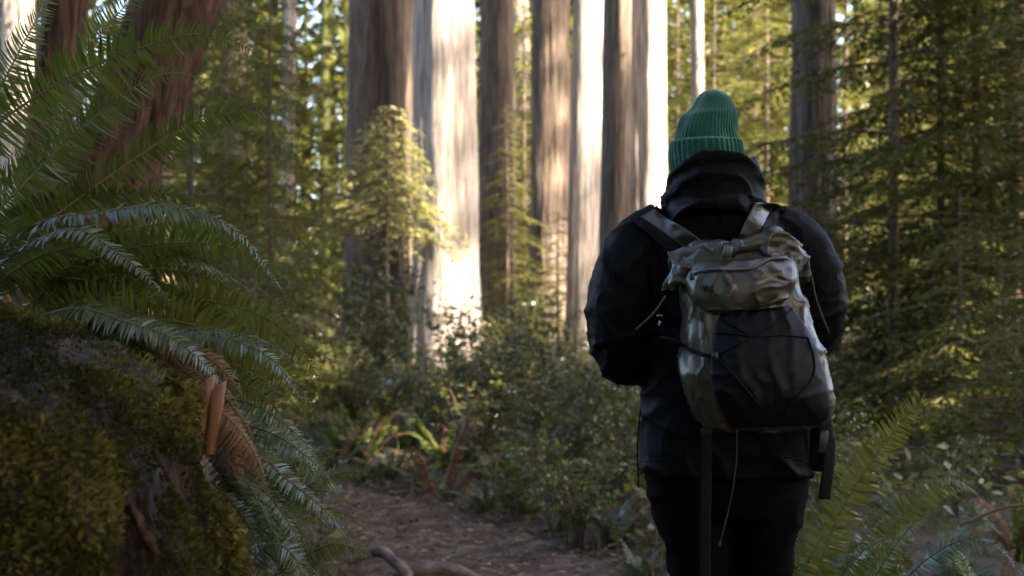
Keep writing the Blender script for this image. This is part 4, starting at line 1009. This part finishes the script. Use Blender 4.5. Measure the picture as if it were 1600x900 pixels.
    block('cord_lock', 1117, 556, 3.075, .014, .018, .012, 'plastic')
    block('cord_lock', 1081, 432, 3.10, .010, .016, .010, 'plastic')
    # shoulder straps over the jacket
    for rws in ([((1000,338),(1022,326)), ((1020,352),(1042,340)), ((1045,370),(1068,355)), ((1068,388),(1094,374)), ((1080,398),(1104,384))], [((1180,316),(1212,318)), ((1170,335),(1200,338)), ((1160,355),(1188,360)), ((1152,374),(1180,378))]):
        obj('shoulder_strap', loc(patch(JBV, rws, 10, 24, .004, .010, wrinkle=.003, seed=2, fallback=3.28)), 'nylon', e)
    for rws in ([((986,346),(1000,338)), ((1006,360),(1020,352)), ((1030,382),(1046,370)), ((1052,404),(1068,390))], [((1212,318),(1224,322)), ((1200,338),(1214,344)), ((1189,360),(1204,368))]):
        obj('strap_padding', loc(patch(JBV, rws, 8, 20, .002, .014, fallback=3.28)), 'black', e)
    # webbing and loose cords hanging down
    def ribbon(name, pts, wd, m):
        V, F = tube([W(*q)-O for q in pts], wd, 8, n=24, flat=.12); return obj(name, mesh_np(name, V, F), m, e)
    ribbon('hanging_strap', [(1103,668,3.12),(1103,740,3.14),(1102,820,3.15),(1101,930,3.15)], .013, 'black')
    V, F = tube([W(*q)-O for q in ((1152,672,3.1),(1150,730,3.12),(1140,790,3.13),(1126,845,3.13))], .0013, 6, n=24); obj('drawcord', mesh_np('drawcord', V, F), 'cord', e)
    block('cord_end', 1125, 850, 3.13, .006, .012, .006, 'cord')
    V, F = tube([W(*q)-O for q in ((1040,462,3.12),(1022,488,3.1),(994,515,3.08))], .002, 6, n=12); obj('drawcord', mesh_np('drawcord', V, F), 'cord', e)
    V, F = tube([W(*q)-O for q in ((1268,432,3.16),(1276,470,3.14),(1295,520,3.12))], .002, 6, n=14); obj('drawcord', mesh_np('drawcord', V, F), 'cord', e)
    hb = rings([ring_px(640, 1270, 1296, .02, 0, 3.2), ring_px(690, 1266, 1305, .03, 0, 3.2), ring_px(725, 1266, 1300, .03, 0, 3.2), ring_px(735, 1270, 1290, .02, 0, 3.2)], 24, n=20, expo=3)
    obj('hip_belt', loc(mesh_np('hip_belt', *hb)), 'black', e)
    ribbon('belt_webbing', [(1297,690,3.16),(1294,730,3.15),(1290,760,3.15),(1288,780,3.15)], .013, 'black')
    block('belt_buckle', 1286, 690, 3.155, .02, .05, .012, 'plastic', .1)
    # small dark print on the zip pocket, as on the photo
    lg = []
    for pts in ([(1099,447),(1101,456)], [(1101,456),(1103,447)], [(1105,456),(1105,447)], [(1105,447),(1109,456)], [(1109,456),(1109,447)], [(1112,446),(1112,456)], [(1116,446),(1112,451)], [(1112,451),(1117,456)]):
        lg.append(cord(ubv, pts, .0011, .001, 4, 4))
    V, F, _ = merge(lg); obj('printed_logo', loc(mesh_np('printed_logo', V, F)), 'black', e)
    return e
build_pack()
def jacket_bits():
    for pts in ([(1012,352),(1028,390),(1040,440),(1042,500),(1036,560)], [(1030,378),(1060,392),(1100,398)], [(1006,722),(1040,716),(1085,712)], [(1180,712),(1230,714),(1262,722)], [(1112,262),(1114,300),(1112,340),(1110,375)], [(955,405),(962,460),(968,520),(985,580)], [(1232,345),(1222,390),(1228,430)]):
        V, F = cord(JBV, pts, .0016, .0004, 5, 30, 3.3); obj('seam', local(mesh_np('seam', V, F)), 'jacket', person)
    parts = [cord(JBV, p, .0013, .002, 4, 4) for p in ([(1026,493),(1029,493)], [(1031,493),(1035,493)], [(1030,501),(1030,509)], [(1028,506),(1033,503)])]
    V, F, _ = merge(parts); obj('sleeve_print', local(mesh_np('sleeve_print', V, F)), 'white', person)
    V, F = tube([W(*q)-ORG for q in ((1001,640,3.36),(997,680,3.36),(996,720,3.36),(998,762,3.36))], .0022, 6, n=16); obj('hem_drawcord', mesh_np('hem_drawcord', V, F), 'black', person)
jacket_bits()
